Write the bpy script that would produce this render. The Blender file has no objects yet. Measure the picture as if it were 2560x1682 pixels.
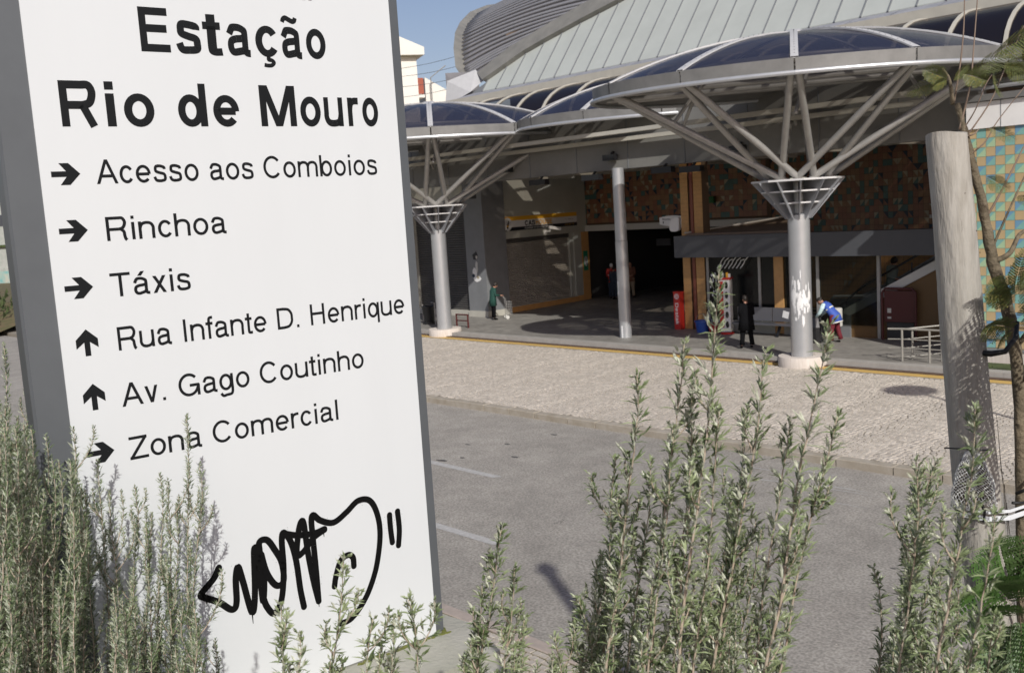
import bpy, math, random
from mathutils import Vector, Matrix
random.seed(7)
R = math.radians
sc = bpy.context.scene
COL = sc.collection

# ------------------------------------------------------------------ camera
cd = bpy.data.cameras.new('camera'); cam = bpy.data.objects.new('camera', cd); COL.objects.link(cam)
PITCH, ROLL = R(7.27), R(3.64)
f_ = Vector((0, math.cos(PITCH), -math.sin(PITCH))); r0 = Vector((1, 0, 0)); u0 = r0.cross(f_)
r_ = r0*math.cos(ROLL) - u0*math.sin(ROLL); u_ = u0*math.cos(ROLL) + r0*math.sin(ROLL)
m3 = Matrix((r_, u_, -f_)).transposed()
cam.matrix_world = Matrix.Translation((0, 0, 4.9)) @ m3.to_4x4()
cd.lens = 35.0; cd.sensor_width = 36.0; cd.sensor_fit = 'HORIZONTAL'
cd.clip_start = 0.05; cd.clip_end = 2000
cd.dof.use_dof = True; cd.dof.focus_distance = 3.7; cd.dof.aperture_fstop = 9.0
sc.camera = cam
# ------------------------------------------------------------------ light
SUN_AZ, SUN_EL = 168.0, 35.0          # where the sun stands, clockwise from +y
w = bpy.data.worlds.new('World'); sc.world = w; w.use_nodes = True
nt = w.node_tree; bg = nt.nodes['Background']
sky = nt.nodes.new('ShaderNodeTexSky'); sky.sky_type = 'NISHITA'; sky.sun_disc = False
sky.sun_elevation = R(SUN_EL); sky.sun_rotation = R(SUN_AZ)
sky.air_density = 1.0; sky.dust_density = 1.6; sky.ozone_density = 3.0
tn = nt.nodes.new('ShaderNodeMix'); tn.data_type = 'RGBA'; tn.blend_type = 'MULTIPLY'; tn.inputs[0].default_value = 1; tn.inputs[7].default_value = (1.0, .83, .80, 1)
nt.links.new(sky.outputs[0], tn.inputs[6]); nt.links.new(tn.outputs[2], bg.inputs[0]); bg.inputs[1].default_value = 0.12
sl = bpy.data.lights.new('sun', 'SUN'); sl.energy = 4.0; sl.angle = R(0.53); sl.color = (1, .98, .93)
so = bpy.data.objects.new('sun', sl); COL.objects.link(so)
sd = Vector((math.sin(R(SUN_AZ))*math.cos(R(SUN_EL)), math.cos(R(SUN_AZ))*math.cos(R(SUN_EL)), math.sin(R(SUN_EL))))
so.rotation_euler = sd.to_track_quat('Z', 'Y').to_euler(); so.location = (20, -30, 40)
sc.view_settings.view_transform = 'Standard'; sc.view_settings.look = 'None'
sc.view_settings.gamma = 1; sc.view_settings.use_curve_mapping = False
sc.view_settings.exposure = -0.05

# ------------------------------------------------------------------ materials
MATS = {}
def mat(name, col, rough=.6, metal=0., var=.0, vs=3., bump=0., bs=40., col2=None, spec=.5, coat=0., stretch=None, trans=0.):
    if name in MATS: return MATS[name]
    m = bpy.data.materials.new(name); m.use_nodes = True; MATS[name] = m
    n = m.node_tree.nodes; l = m.node_tree.links; b = n['Principled BSDF']
    b.inputs['Roughness'].default_value = rough; b.inputs['Metallic'].default_value = metal
    b.inputs['Specular IOR Level'].default_value = spec
    if coat: b.inputs['Coat Weight'].default_value = coat
    b.inputs['Base Color'].default_value = (*col, 1)
    tc = n.new('ShaderNodeTexCoord'); mp = n.new('ShaderNodeMapping'); l.new(tc.outputs['Object'], mp.inputs[0])
    if stretch: mp.inputs['Scale'].default_value = stretch
    if var or col2:
        t = n.new('ShaderNodeTexNoise'); t.inputs['Scale'].default_value = vs; t.inputs['Detail'].default_value = 6
        t.inputs['Roughness'].default_value = .62
        l.new(mp.outputs[0], t.inputs['Vector'])
        rp = n.new('ShaderNodeValToRGB'); rp.color_ramp.elements[0].position = .32; rp.color_ramp.elements[1].position = .68
        c2 = col2 if col2 else tuple(min(1, c*(1+var)) for c in col)
        c1 = col if col2 else tuple(c*(1-var) for c in col)
        rp.color_ramp.elements[0].color = (*c1, 1); rp.color_ramp.elements[1].color = (*c2, 1)
        l.new(t.outputs['Fac'], rp.inputs[0]); l.new(rp.outputs[0], b.inputs['Base Color'])
    if bump:
        t2 = n.new('ShaderNodeTexNoise'); t2.inputs['Scale'].default_value = bs; t2.inputs['Detail'].default_value = 5
        l.new(mp.outputs[0], t2.inputs['Vector'])
        bp = n.new('ShaderNodeBump'); bp.inputs['Strength'].default_value = bump; bp.inputs['Distance'].default_value = .02
        l.new(t2.outputs['Fac'], bp.inputs['Height']); l.new(bp.outputs[0], b.inputs['Normal'])
    return m

def glass_mat(name, tint, refl, alpha):
    m = bpy.data.materials.new(name); m.use_nodes = True; MATS[name] = m
    n = m.node_tree.nodes; l = m.node_tree.links; n.remove(n['Principled BSDF']); out = n['Material Output']
    tr = n.new('ShaderNodeBsdfTransparent'); tr.inputs[0].default_value = (*tint, 1)
    df = n.new('ShaderNodeBsdfPrincipled'); df.inputs['Base Color'].default_value = (*refl, 1); df.inputs['Roughness'].default_value = .22
    df.inputs['Specular IOR Level'].default_value = .8
    mx = n.new('ShaderNodeMixShader'); mx.inputs[0].default_value = alpha
    l.new(tr.outputs[0], mx.inputs[1]); l.new(df.outputs[0], mx.inputs[2])
    l.new(mx.outputs[0], out.inputs[0]); return m
M = MATS
mat('sign_white', (.655, .675, .68), .36, var=.014, vs=1.6, coat=.2, stretch=(2.2, 2.2, .35))
mat('sign_grey', (.105, .113, .12), .42, var=.06, vs=6)
mat('vinyl_black', (.010, .011, .012), .6, spec=.15)
mat('spray_black', (.005, .005, .005), .7, spec=.1)
mat('asphalt', (.295, .272, .238), .93, vs=.7, bump=.5, bs=160, col2=(.35, .325, .285))
mat('asphalt_dark', (.09, .085, .08), .85, var=.3, vs=5)
mat('road_paint', (.50, .49, .47), .8, col2=(.34, .33, .31), vs=14)
mat('yellow_paint', (.62, .40, .10), .75, col2=(.50, .34, .12), vs=6)
mat('cobble', (.455, .405, .34), .8, col2=(.535, .485, .42), vs=5.5, bump=.12, bs=60)
mat('cobble_dark', (.39, .345, .29), .8, col2=(.47, .425, .365), vs=7, bump=.25, bs=60)
mat('joint_sand', (.26, .23, .185), .95, var=.25, vs=6)
mat('joint_moss', (.10, .095, .035), .95, col2=(.16, .13, .07), vs=9)
mat('kerb_stone', (.40, .36, .30), .85, col2=(.29, .25, .19), vs=3.0, bump=.3, bs=30)
mat('kerb_pink', (.42, .35, .30), .85, col2=(.34, .29, .25), vs=8, bump=.2, bs=40)
mat('floor_kerb', (.36, .34, .31), .7, var=.1, vs=5)
mat('hall_floor', (.24, .225, .20), .6, var=.13, vs=1.3)
mat('floor_joint', (.07, .065, .06), .9)
mat('gutter_brown', (.10, .065, .045), .8, var=.2, vs=4)
mat('concrete', (.40, .385, .335), .88, col2=(.31, .31, .25), vs=4, bump=.3, bs=50)
mat('concrete_base', (.66, .60, .54), .85, col2=(.54, .48, .42), vs=3, stretch=(6, 6, .8))
mat('soil', (.07, .05, .035), .95, var=.4, vs=8, bump=.8, bs=30)
mat('moss', (.13, .14, .03), .95, var=.3, vs=20)
mat('steel_paint', (.50, .51, .52), .33, .55, var=.05, vs=3)
mat('strut_paint', (.36, .35, .33), .42, .35, var=.1, vs=4)
mat('fascia_metal', (.20, .197, .188), .5, .35, var=.16, vs=1.6)
mat('white_rib', (.50, .50, .50), .4, .1, var=.05, vs=5)
mat('bolt_dark', (.1, .1, .1), .5, .5)
mat('fin_white', (.62, .61, .60), .45, .1)
mat('fin_grey', (.30, .31, .33), .5, .3)
def speckle(name, scale, amt):
    m = M[name]; n = m.node_tree.nodes; l = m.node_tree.links; b = n['Principled BSDF']; src = b.inputs['Base Color'].links[0].from_socket
    tc = n.new('ShaderNodeTexCoord')
    for sc_k, lo, hi, ps in ((scale, 1-amt, 1+amt, (.35,.65)), (.13, .94, 1.05, (.4,.6)), (2.3, .93, 1.06, (.4,.62))):
        t = n.new('ShaderNodeTexNoise'); t.inputs['Scale'].default_value = sc_k; t.inputs['Detail'].default_value = 3; l.new(tc.outputs['Object'], t.inputs['Vector'])
        r = n.new('ShaderNodeMapRange'); r.inputs[1].default_value = ps[0]; r.inputs[2].default_value = ps[1]; r.inputs[3].default_value = lo; r.inputs[4].default_value = hi; l.new(t.outputs['Fac'], r.inputs[0])
        mx = n.new('ShaderNodeMix'); mx.data_type = 'RGBA'; mx.blend_type = 'MULTIPLY'; mx.inputs[0].default_value = 1; l.new(src, mx.inputs[6]); l.new(r.outputs[0], mx.inputs[7]); src = mx.outputs[2]
    l.new(src, b.inputs['Base Color'])
speckle('asphalt', 28, .26); speckle('cobble', 8, .10); speckle('hall_floor', 5, .10)
glass_mat('dome_glass', (.66, .63, .60), (.034, .038, .066), .66)
glass_mat('dark_glass', (.10, .11, .12), (.008, .010, .011), .55)
glass_mat('stair_glass', (.62, .64, .62), (.01, .012, .012), .22)
glass_mat('barrel_glass', (.62, .56, .50), (.020, .020, .032), .48)
mat('roof_metal', (.22, .215, .225), .55, .3, var=.1, vs=1.5)
mat('roof_rib', (.36, .355, .36), .5, .35, var=.05, vs=2)
mat('roof_edge', (.22, .215, .195), .6, .3, col2=(.29, .28, .25), vs=2)
mat('roof_white', (.41, .435, .41), .55, var=.05, vs=.9)
mat('roof_seam', (.17, .18, .19), .6)
mat('gutter_zinc', (.27, .28, .31), .55, .3, col2=(.40, .40, .43), vs=3)
mat('band_cream', (.46, .44, .38), .75, var=.06, vs=2)
mat('beam_grey', (.19, .185, .17), .6, var=.07, vs=1.5)
mat('lowbeam', (.075, .078, .086), .5, var=.05, vs=2)
mat('wall_grey', (.45, .45, .40), .75, var=.07, vs=.9)
mat('pillar_grey', (.19, .195, .20), .6, var=.08, vs=2)
mat('shutter', (.52, .49, .44), .5, .4, var=.1, vs=3)
mat('shutter_dark', (.11, .105, .10), .5, .4, var=.1, vs=3)
mat('orange_wall', (.62, .34, .12), .7, var=.08, vs=3)
mat('orange_tile', (.52, .29, .11), .4, var=.10, vs=6)
mat('pipe_red', (.20, .055, .03), .4)
mat('shaded_tan', (.15, .085, .03), .6); mat('awning_brown', (.22, .16, .115), .7); mat('white_panel', (.76, .75, .73), .55, var=.04, vs=3)  # shaded_tan is the tan tile with shade mixed into its colour
mat('band_white', (.55, .54, .50), .6)
mat('black_void', (.012, .012, .012), .9)
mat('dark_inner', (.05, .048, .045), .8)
mat('grout', (.32, .26, .18), .9)
mat('grout_dark', (.12, .08, .05), .9)
mat('t_orange', (.47, .35, .19), .32, var=.06, vs=2); mat('t_teal', (.20, .40, .36), .3, var=.06, vs=2); mat('t_blue', (.15, .30, .43), .3, var=.06, vs=2); mat('t_green', (.36, .50, .31), .3, var=.06, vs=2)
mat('t_rust', (.26, .12, .072), .35, var=.12, vs=3); mat('t_brown', (.29, .165, .09), .35, var=.12, vs=3); mat('t_dteal', (.07, .145, .135), .35); mat('t_navy', (.015, .035, .06), .35); mat('t_cream', (.38, .33, .23), .35); mat('t_tan', (.44, .22, .06), .35)
mat('red_paint', (.50, .025, .02), .4); mat('dark_red', (.075, .012, .010), .5); mat('white_paint', (.75, .75, .74), .45)
mat('blue_plastic', (.03, .09, .38), .4); mat('red_plastic', (.42, .03, .03), .4)
mat('black_plastic', (.015, .015, .016), .35); mat('sign_yellow', (.80, .42, .03), .5); mat('sign_black', (.012, .014, .02), .4)
mat('sign_green', (.02, .25, .13), .5); mat('exit_green', (.015, .13, .03), .5)
mat('bench_steel', (.20, .20, .22), .35, .7); mat('rail_metal', (.30, .285, .25), .55, .2)
mat('post_wood', (.43, .405, .36), .85, col2=(.31, .285, .245), vs=9, stretch=(5, 5, .9), bump=.3, bs=22)
mat('wood_crack', (.06, .05, .04), .9)
mat('bark', (.20, .16, .105), .85, col2=(.10, .08, .05), vs=20, bump=.6, bs=60)
mat('twig', (.22, .16, .12), .8, var=.2, vs=20)
mat('rubber', (.012, .012, .012), .6); mat('strap', (.70, .72, .74), .5); mat('net', (.55, .56, .54), .8); mat('net_fill', (.10, .09, .07), .9)
mat('rose_wood', (.34, .26, .19), .85, col2=(.50, .43, .34), vs=40)
mat('skin', (.42, .22, .15), .6); mat('hair_dark', (.02, .014, .01), .6); mat('coat_green', (.012, .06, .045), .8); mat('cloth_black', (.006, .006, .007), .9, spec=.1)
mat('vest_blue', (.045, .10, .42), .7); mat('shirt_white', (.55, .70, .70), .7); mat('trousers_wine', (.14, .012, .02), .8); mat('vest_red', (.45, .03, .025), .7); mat('reflect', (.7, .7, .62), .4)
mat('jacket_brown', (.20, .09, .05), .8); mat('trousers_khaki', (.35, .27, .18), .8); mat('cloth_navy', (.03, .045, .07), .8); mat('coat_grey', (.16, .19, .16), .8); mat('bag_black', (.01, .01, .011), .25)
mat('render_white', (.78, .75, .68), .8, var=.04, vs=1); mat('brick_red', (.35, .10, .06), .8); mat('far_grey', (.45, .45, .42), .8, col2=(.35, .38, .33), vs=2)
mat('graf_teal', (.15, .42, .40), .6, col2=(.55, .5, .4), vs=1.2)
mat('bush_far', (.05, .07, .02), .8, var=.5, vs=3); mat('earth', (.16, .11, .06), .95, col2=(.08, .09, .03), vs=2)
mat('tint_mirror', (.015, .017, .018), .08)

def leaf_mat(name, top, under, var):
    m = bpy.data.materials.new(name); m.use_nodes = True; MATS[name] = m
    n = m.node_tree.nodes; l = m.node_tree.links; b = n['Principled BSDF']; b.inputs['Roughness'].default_value = .42
    g = n.new('ShaderNodeNewGeometry'); mx = n.new('ShaderNodeMix'); mx.data_type = 'RGBA'
    l.new(g.outputs['Backfacing'], mx.inputs[0])
    t = n.new('ShaderNodeTexNoise'); t.inputs['Scale'].default_value = 16; tc = n.new('ShaderNodeTexCoord'); l.new(tc.outputs['Object'], t.inputs['Vector'])
    rp = n.new('ShaderNodeValToRGB'); rp.color_ramp.elements[0].position = .35; rp.color_ramp.elements[1].position = .65
    rp.color_ramp.elements[0].color = (*top, 1); rp.color_ramp.elements[1].color = (*var, 1); l.new(t.outputs['Fac'], rp.inputs[0])
    l.new(rp.outputs[0], mx.inputs[6]); mx.inputs[7].default_value = (*under, 1)
    l.new(mx.outputs[2], b.inputs['Base Color'])
    tr = n.new('ShaderNodeBsdfTranslucent'); l.new(mx.outputs[2], tr.inputs[0])
    ms = n.new('ShaderNodeMixShader'); ms.inputs[0].default_value = .10
    l.new(b.outputs[0], ms.inputs[1]); l.new(tr.outputs[0], ms.inputs[2]); l.new(ms.outputs[0], n['Material Output'].inputs[0])
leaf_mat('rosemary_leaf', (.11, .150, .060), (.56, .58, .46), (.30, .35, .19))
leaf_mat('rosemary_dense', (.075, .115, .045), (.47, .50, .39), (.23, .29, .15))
leaf_mat('fern_leaf', (.06, .10, .025), (.14, .17, .06), (.22, .20, .05))
leaf_mat('fern_low', (.045, .11, .025), (.09, .15, .05), (.08, .15, .035))

# ------------------------------------------------------------------ mesh builder
class MB:
    def __init__(s): s.v = []; s.f = []; s.m = []
    def add(s, vs, fs, mi=0):
        o = len(s.v); s.v += [tuple(p) for p in vs]
        for q in fs: s.f.append(tuple(i+o for i in q)); s.m.append(mi)
    def box(s, x0, x1, y0, y1, z0, z1, mi=0):
        s.add([(x0,y0,z0),(x1,y0,z0),(x1,y1,z0),(x0,y1,z0),(x0,y0,z1),(x1,y0,z1),(x1,y1,z1),(x0,y1,z1)],
              [(0,3,2,1),(4,5,6,7),(0,1,5,4),(1,2,6,5),(2,3,7,6),(3,0,4,7)], mi)
    def bar(s, p, q, wx, wy, up=(0,0,1), mi=0):
        p = Vector(p); q = Vector(q); d = (q-p).normalized(); u = Vector(up)
        a = d.cross(u)
        if a.length < 1e-4: a = d.cross(Vector((1,0,0)))
        a.normalize(); b = a.cross(d); a *= wx/2; b *= wy/2
        s.add([p-a-b,p+a-b,p+a+b,p-a+b,q-a-b,q+a-b,q+a+b,q-a+b],[(0,3,2,1),(4,5,6,7),(0,1,5,4),(1,2,6,5),(2,3,7,6),(3,0,4,7)], mi)
    def quad(s, a, b, c, d, mi=0): s.add([a,b,c,d],[(0,1,2,3)], mi)
    def poly(s, pts, mi=0): s.add(pts, [tuple(range(len(pts)))], mi)
    def prism(s, poly, z0, z1, mi=0):
        n = len(poly); vs = [(x,y,z0) for x,y in poly]+[(x,y,z1) for x,y in poly]
        s.add(vs, [tuple(range(n-1,-1,-1)), tuple(range(n,2*n))]+[(i,(i+1)%n,(i+1)%n+n,i+n) for i in range(n)], mi)
    def tube(s, pts, rad, n=8, mi=0, cap=True):
        pts = [Vector(p) for p in pts]
        if not hasattr(rad, '__len__'): rad = [rad]*len(pts)
        rings = []; prev = None
        for i, p in enumerate(pts):
            d = (pts[min(i+1,len(pts)-1)]-pts[max(i-1,0)]).normalized()
            if prev is None:
                a = d.cross(Vector((0,0,1)));
                if a.length < .05: a = d.cross(Vector((1,0,0)))
                a.normalize()
            else:
                a = prev - d*prev.dot(d); a.normalize()
            prev = a; b = d.cross(a)
            rings.append([p+(a*math.cos(2*math.pi*k/n)+b*math.sin(2*math.pi*k/n))*rad[i] for k in range(n)])
        vs = [v for r in rings for v in r]; fs = []
        for i in range(len(pts)-1):
            for k in range(n): fs.append((i*n+k, i*n+(k+1)%n, (i+1)*n+(k+1)%n, (i+1)*n+k))
        if cap: fs.append(tuple(range(n-1,-1,-1))); fs.append(tuple((len(pts)-1)*n+k for k in range(n)))
        s.add(vs, fs, mi)
    def lathe(s, prof, n=24, c=(0,0,0), mi=0, a0=0., a1=2*math.pi, cap=True):
        full = abs(a1-a0-2*math.pi) < 1e-5; k = n if full else n+1
        vs = [(c[0]+r*math.cos(a0+(a1-a0)*j/n), c[1]+r*math.sin(a0+(a1-a0)*j/n), c[2]+z) for r, z in prof for j in range(k)]
        fs = []
        for i in range(len(prof)-1):
            for j in range(n): fs.append((i*k+j, i*k+(j+1)%k, (i+1)*k+(j+1)%k, (i+1)*k+j))
        if full and cap:
            fs.append(tuple(range(k-1,-1,-1))); fs.append(tuple((len(prof)-1)*k+j for j in range(k)))
        s.add(vs, fs, mi)
    def ell(s, c, rx, ry, rz, n=12, m=8, mi=0, rot=None):
        vs = []; c = Vector(c)
        for i in range(m+1):
            t = math.pi*i/m
            for j in range(n):
                a = 2*math.pi*j/n; v = Vector((rx*math.sin(t)*math.cos(a), ry*math.sin(t)*math.sin(a), rz*math.cos(t)))
                if rot: v = rot @ v
                vs.append(c+v)
        s.add(vs, [(i*n+j,(i+1)*n+j,(i+1)*n+(j+1)%n,i*n+(j+1)%n) for i in range(m) for j in range(n)], mi)
    def mesh(s, name, mats, smooth=False):
        me = bpy.data.meshes.new(name); me.from_pydata(s.v, [], s.f)
        for m in (mats if isinstance(mats, (list, tuple)) else [mats]): me.materials.append(M[m])
        if any(s.m): me.polygons.foreach_set('material_index', s.m)
        if smooth: me.polygons.foreach_set('use_smooth', [True]*len(me.polygons))
        me.update(); return me
    def build(s, name, mats, parent=None, smooth=False, kind=None, label=None):
        o = bpy.data.objects.new(name, s.mesh(name, mats, smooth)); COL.objects.link(o)
        if parent: o.parent = parent
        if kind: o['kind'] = kind
        if label: o['label'] = label
        if smooth and smooth != 'full':
            md = o.modifiers.new('edges', 'EDGE_SPLIT'); md.split_angle = R(40)
        return o
def thing(name, label, cat, loc=(0,0,0), rz=0., group=None):
    o = bpy.data.objects.new(name, None); COL.objects.link(o); o.location = loc; o.rotation_euler = (0,0,rz)
    o.empty_display_size = .2; o['label'] = label; o['category'] = cat
    if group: o['group'] = group
    return o
def tag(o, label, cat, group=None):
    o['label'] = label; o['category'] = cat
    if group: o['group'] = group
    return o
def inst(me, name, parent, loc=(0,0,0), rot=(0,0,0)):
    o = bpy.data.objects.new(name, me); COL.objects.link(o); o.parent = parent; o.location = loc; o.rotation_euler = rot; return o
RZ = R(-47.2)                                    # street frame: x along the kerb, y away from the camera
Ax = Vector((math.cos(RZ), math.sin(RZ), 0)); Bx = Vector((-math.sin(RZ), math.cos(RZ), 0))
def wp(a, b, z=0.): return Ax*a + Bx*b + Vector((0,0,z))
def struct(name, mb, mats, rz=RZ, loc=(0,0,0)):
    o = mb.build(name, mats); o['kind'] = 'structure'; o.rotation_euler = (0,0,rz); o.location = loc; return o

# ------------------------------------------------------------------ ground
g = MB(); g.quad((-500,-500,-.32),(500,-500,-.32),(500,900,-.32),(-500,900,-.32)); struct('ground', g, 'earth', 0)
g = MB(); g.box(-190, 60, 7.45, 16.4, -.31, -.15); road = struct('road', g, 'asphalt')
g = MB()
for b0 in (9.75, 12.25):
    a = -60.
    while a < 12:
        hide = (b0 < 10 and a > -10.2) or (b0 > 12 and a > -12.6)
        if not hide: g.quad((a,b0-.06,-.146),(a+1.6,b0-.06,-.146),(a+1.6,b0+.06,-.146),(a,b0+.06,-.146))
        a += 3.1
# the two dashes that show beside the sign
g2 = MB(); g2.quad((-16.5,12.18,-.146),(-13.95,12.18,-.146),(-13.85,12.34,-.146),(-16.5,12.36,-.146))
g2.quad((-13.6,9.60,-.146),(-11.1,9.60,-.146),(-11.0,9.77,-.146),(-13.6,9.77,-.146))
o = g2.build('lane_line', 'road_paint', road); o.location.z = 0
g = MB()
rr = random.Random(3)
for k in range(26):
    a, b = rr.uniform(-20, -2), rr.uniform(12.2, 15.9); s1, s2 = rr.uniform(.03,.14), rr.uniform(.02,.05)
    g.poly([(a+s1*math.cos(t)*(1+.3*rr.random()), b+s2*math.sin(t)*(1+.3*rr.random()), -.1462) for t in [i*2*math.pi/9 for i in range(9)]])
g.build('oil_stain', 'asphalt_dark', road, kind='stuff')

def cobbles(name, a0, a1, b0, b1, z, size, wave, parent=None, mats=('cobble','cobble_dark'), seed=1, amp=.26):
    rr = random.Random(seed); g = MB(); ny = int((b1-b0)/size)
    cell = 1.55
    for j in range(-4 if wave else 0, ny):
        a = a0 + rr.random()*size
        while a < a1-size:
            wdt = size*rr.uniform(.8,1.2)
            ph = ((a+.3*cell) % cell)/cell
            arch = amp*math.sin(ph*math.pi) if wave else 0.
            b = b0 + j*size + arch
            if b+size < b1 and b > b0:
                th = (amp*math.cos(ph*math.pi)*math.pi/cell if wave else 0.) + rr.uniform(-.07,.07)
                c, s_ = math.cos(math.atan(th)), math.sin(math.atan(th)); hw = wdt*.5-.006; hh = size*.5-.006
                zt = z + rr.uniform(-.002,.004); tl = [rr.uniform(-.0015,.0015) for _ in range(4)]
                cx, cy = a+wdt/2, b+size/2
                top = []; bot = []
                for i,(dx,dy) in enumerate(((-hw,-hh),(hw,-hh),(hw,hh),(-hw,hh))):
                    dx *= rr.uniform(.8,.95); dy *= rr.uniform(.8,.97)
                    x, y = cx+dx*c-dy*s_, cy+dx*s_+dy*c
                    top.append((x,y,zt+tl[i])); bot.append((cx+(x-cx)*1.12, cy+(y-cy)*1.12, z-.018))
                g.add(top+bot, [(0,1,2,3),(4,5,1,0),(5,6,2,1),(6,7,3,2),(7,4,0,3)], 0 if rr.random()<.72 else 1)
            a += wdt
    return g, mats
# far pavement: laid in arcs
g = MB(); g.box(-60, 30, 16.55, 25.1, -.3, -.012); pav = struct('pavement', g, 'joint_sand')
g, ms = cobbles('c', -37, -2.5, 16.56, 24.55, 0., .112, True, seed=4)
o = g.build('cobblestone', list(ms), pav); o['kind'] = 'stuff'
# near pavement, 3 m below the planted terrace
g = MB(); g.box(-60, 30, 2.8, 7.27, -.3, -.012); npv = struct('pavement', g, 'joint_moss')
rr = random.Random(9); stones = MB()
proto = []
for k in range(6):
    q = MB(); hw = .047*rr.uniform(.9,1.06); hh = .045*rr.uniform(.9,1.05)
    t = [(x*rr.uniform(.82,.95), y*rr.uniform(.82,.95), .012+rr.uniform(-.003,.003)) for x,y in ((-hw,-hh),(hw,-hh),(hw,hh),(-hw,hh))]
    q.add(t+[(-hw,-hh,-.015),(hw,-hh,-.015),(hw,hh,-.015),(-hw,hh,-.015)], [(0,1,2,3),(4,5,1,0),(5,6,2,1),(6,7,3,2),(7,4,0,3)])
    proto.append(q.mesh('cobblestone', 'cobble_dark' if k%3 else 'cobble'))
cnt = 0
for i in range(-118, -20):
    for j in range(0, 42):
        a = i*.104 + (j%2)*.05 + rr.uniform(-.008,.008); b = 7.2 - j*.1 + rr.uniform(-.008,.008)
        vis = -10.9 < a < -7.7 and b > 6.1 + (a+10.9)*-.12
        if vis and cnt < 296 and b > 6.25:
            inst(rr.choice(proto), 'cobblestone', npv, (a, b, -.012), (0,0,rr.uniform(-.12,.12))); cnt += 1
        else:
            me = rr.choice(proto); o_ = len(stones.v)
            for v in me.vertices: stones.v.append((v.co.x+a, v.co.y+b, v.co.z-.012))
            for p in me.polygons: stones.f.append(tuple(x+o_ for x in p.vertices)); stones.m.append(0)
stones.build('cobblestone_rest', 'cobble_dark', npv, kind='stuff')
def kerb_run(name, a0, a1, b0, b1, z1, ms, length, seed, label=None, wobble=.01):
    rr = random.Random(seed); a = a0; base = MB(); base.box(a0, a1, b0+.01, b1-.01, -.31, -.17); root = struct(name, base, 'joint_sand')
    while a < a1:
        L = length*rr.uniform(.85,1.15); q = MB(); dz = rr.uniform(-wobble, wobble); db = rr.uniform(-wobble, wobble)
        e = .012; z0 = -.22
        P = [(a+.012,b0+db),(a+L-.012,b0+db),(a+L-.012,b1+db),(a+.012,b1+db)]
        q.add([(x,y,z0) for x,y in P]+[(x,y,z1-e+dz) for x,y in P]+[(P[0][0]+e,P[0][1]+e,z1+dz),(P[1][0]-e,P[1][1]+e,z1+dz),(P[2][0]-e,P[2][1]-e,z1+dz),(P[3][0]+e,P[3][1]-e,z1+dz)],
              [(0,1,5,4),(1,2,6,5),(2,3,7,6),(3,0,4,7),(4,5,9,8),(5,6,10,9),(6,7,11,10),(7,4,8,11),(8,9,10,11)])
        q.build('kerb_stone', ms, root); a += L
kerb_run('kerb', -44, 2, 16.34, 16.58, .0, 'kerb_stone', 1.0, 5)
kerb_run('kerb', -20, 2, 7.27, 7.46, .0, 'kerb_pink', .9, 6)
# painted edge, sunk gutter and raised floor of the hall
g = MB(); g.box(-60, 30, 24.66, 24.95, -.2, .004); struct('yellow_edge_line', g, 'yellow_paint')
g = MB(); g.box(-60, 30, 24.96, 25.16, -.2, .03); struct('gutter', g, 'gutter_brown')
kr = random.Random(8); base = MB(); base.box(-60, 30, 25.17, 25.3, -.2, .09); fk = struct('floor_edge', base, 'floor_kerb')
a = -44.
while a < 0: q = MB(); q.box(a+.004, a+1.496, 25.165, 25.56, -.1, .155); q.build('edging_slab', 'floor_kerb', fk); a += 1.5
g = MB(); g.box(-60, 30, 25.3, 60, -.2, .13); hf = struct('hall_floor', g, 'floor_joint')
g = MB()
for i in range(-30, -4):
    for j in range(0, 22):
        g.box(i*1.25+.004-.6, i*1.25+1.246-.6, 25.57+j*.9, 25.57+j*.9+.894, .1, .148+kr.uniform(-.001,.001))
g.build('floor_slab', 'hall_floor', hf, kind='stuff')

# ------------------------------------------------------------------ planted terrace with its retaining wall
tw = thing('retaining_wall', 'concrete retaining wall of the planted terrace under the rosemary and the sign', 'wall', (0,0,0), RZ)
q = MB(); q.prism([(-12,2.2),(-2.1,2.2),(-1.6,2.78),(8,2.78),(8,2.90),(-1.65,2.90),(-2.15,2.32),(-12,2.32)], -.3, 3.21); q.build('wall_face', 'concrete', tw)
g = MB(); g.prism([(-12,-8),(8,-8),(8,2.778),(-1.602,2.778),(-2.102,2.198),(-12,2.198)], -.3, 3.18); struct('terrace_soil', g, 'soil')

# ------------------------------------------------------------------ information totem
SA = Vector((.8007, .5990, 0)); SB = Vector((-.5990, .8007, 0))       # along the sign, and away behind it
SRZ = math.atan2(.5990, .8007)
sg = thing('direction_sign', 'tall white station direction totem with black lettering, arrows and sprayed graffiti', 'sign', (-1.39, 3.05, 3.24), SRZ)
def S(u, z, d=0.): return (u, -d, z-3.24)
q = MB(); th = .17; r1 = .10; prof = []
# plan outline of the grey body: flat front, rounded flanks
for t in range(0, 9): a = math.pi*.5*t/8; prof.append((-.098+.02*(1-math.sin(a)), th*.5*0+ .02*(1-math.cos(a))))
outline = [(-.100,.012),(-.092,.0),(1.262,.0),(1.306,.010),(1.318,.03),(1.318,.10),(1.30,.12),(1.27,.16)]
outline += [(1.25, th),(-.05, th),(-.09, th-.03),(-.100, th-.07)]
q.prism(outline, 0., 2.9); q.build('sign_body', 'sign_grey', sg)
q = MB(); q.box(.0, 1.262, -.004, .0, .0, 2.88); q.build('white_face', 'sign_white', sg)
def fan(mb, pts, d): mb.poly([S(u, z, d) for u, z in pts])
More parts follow.
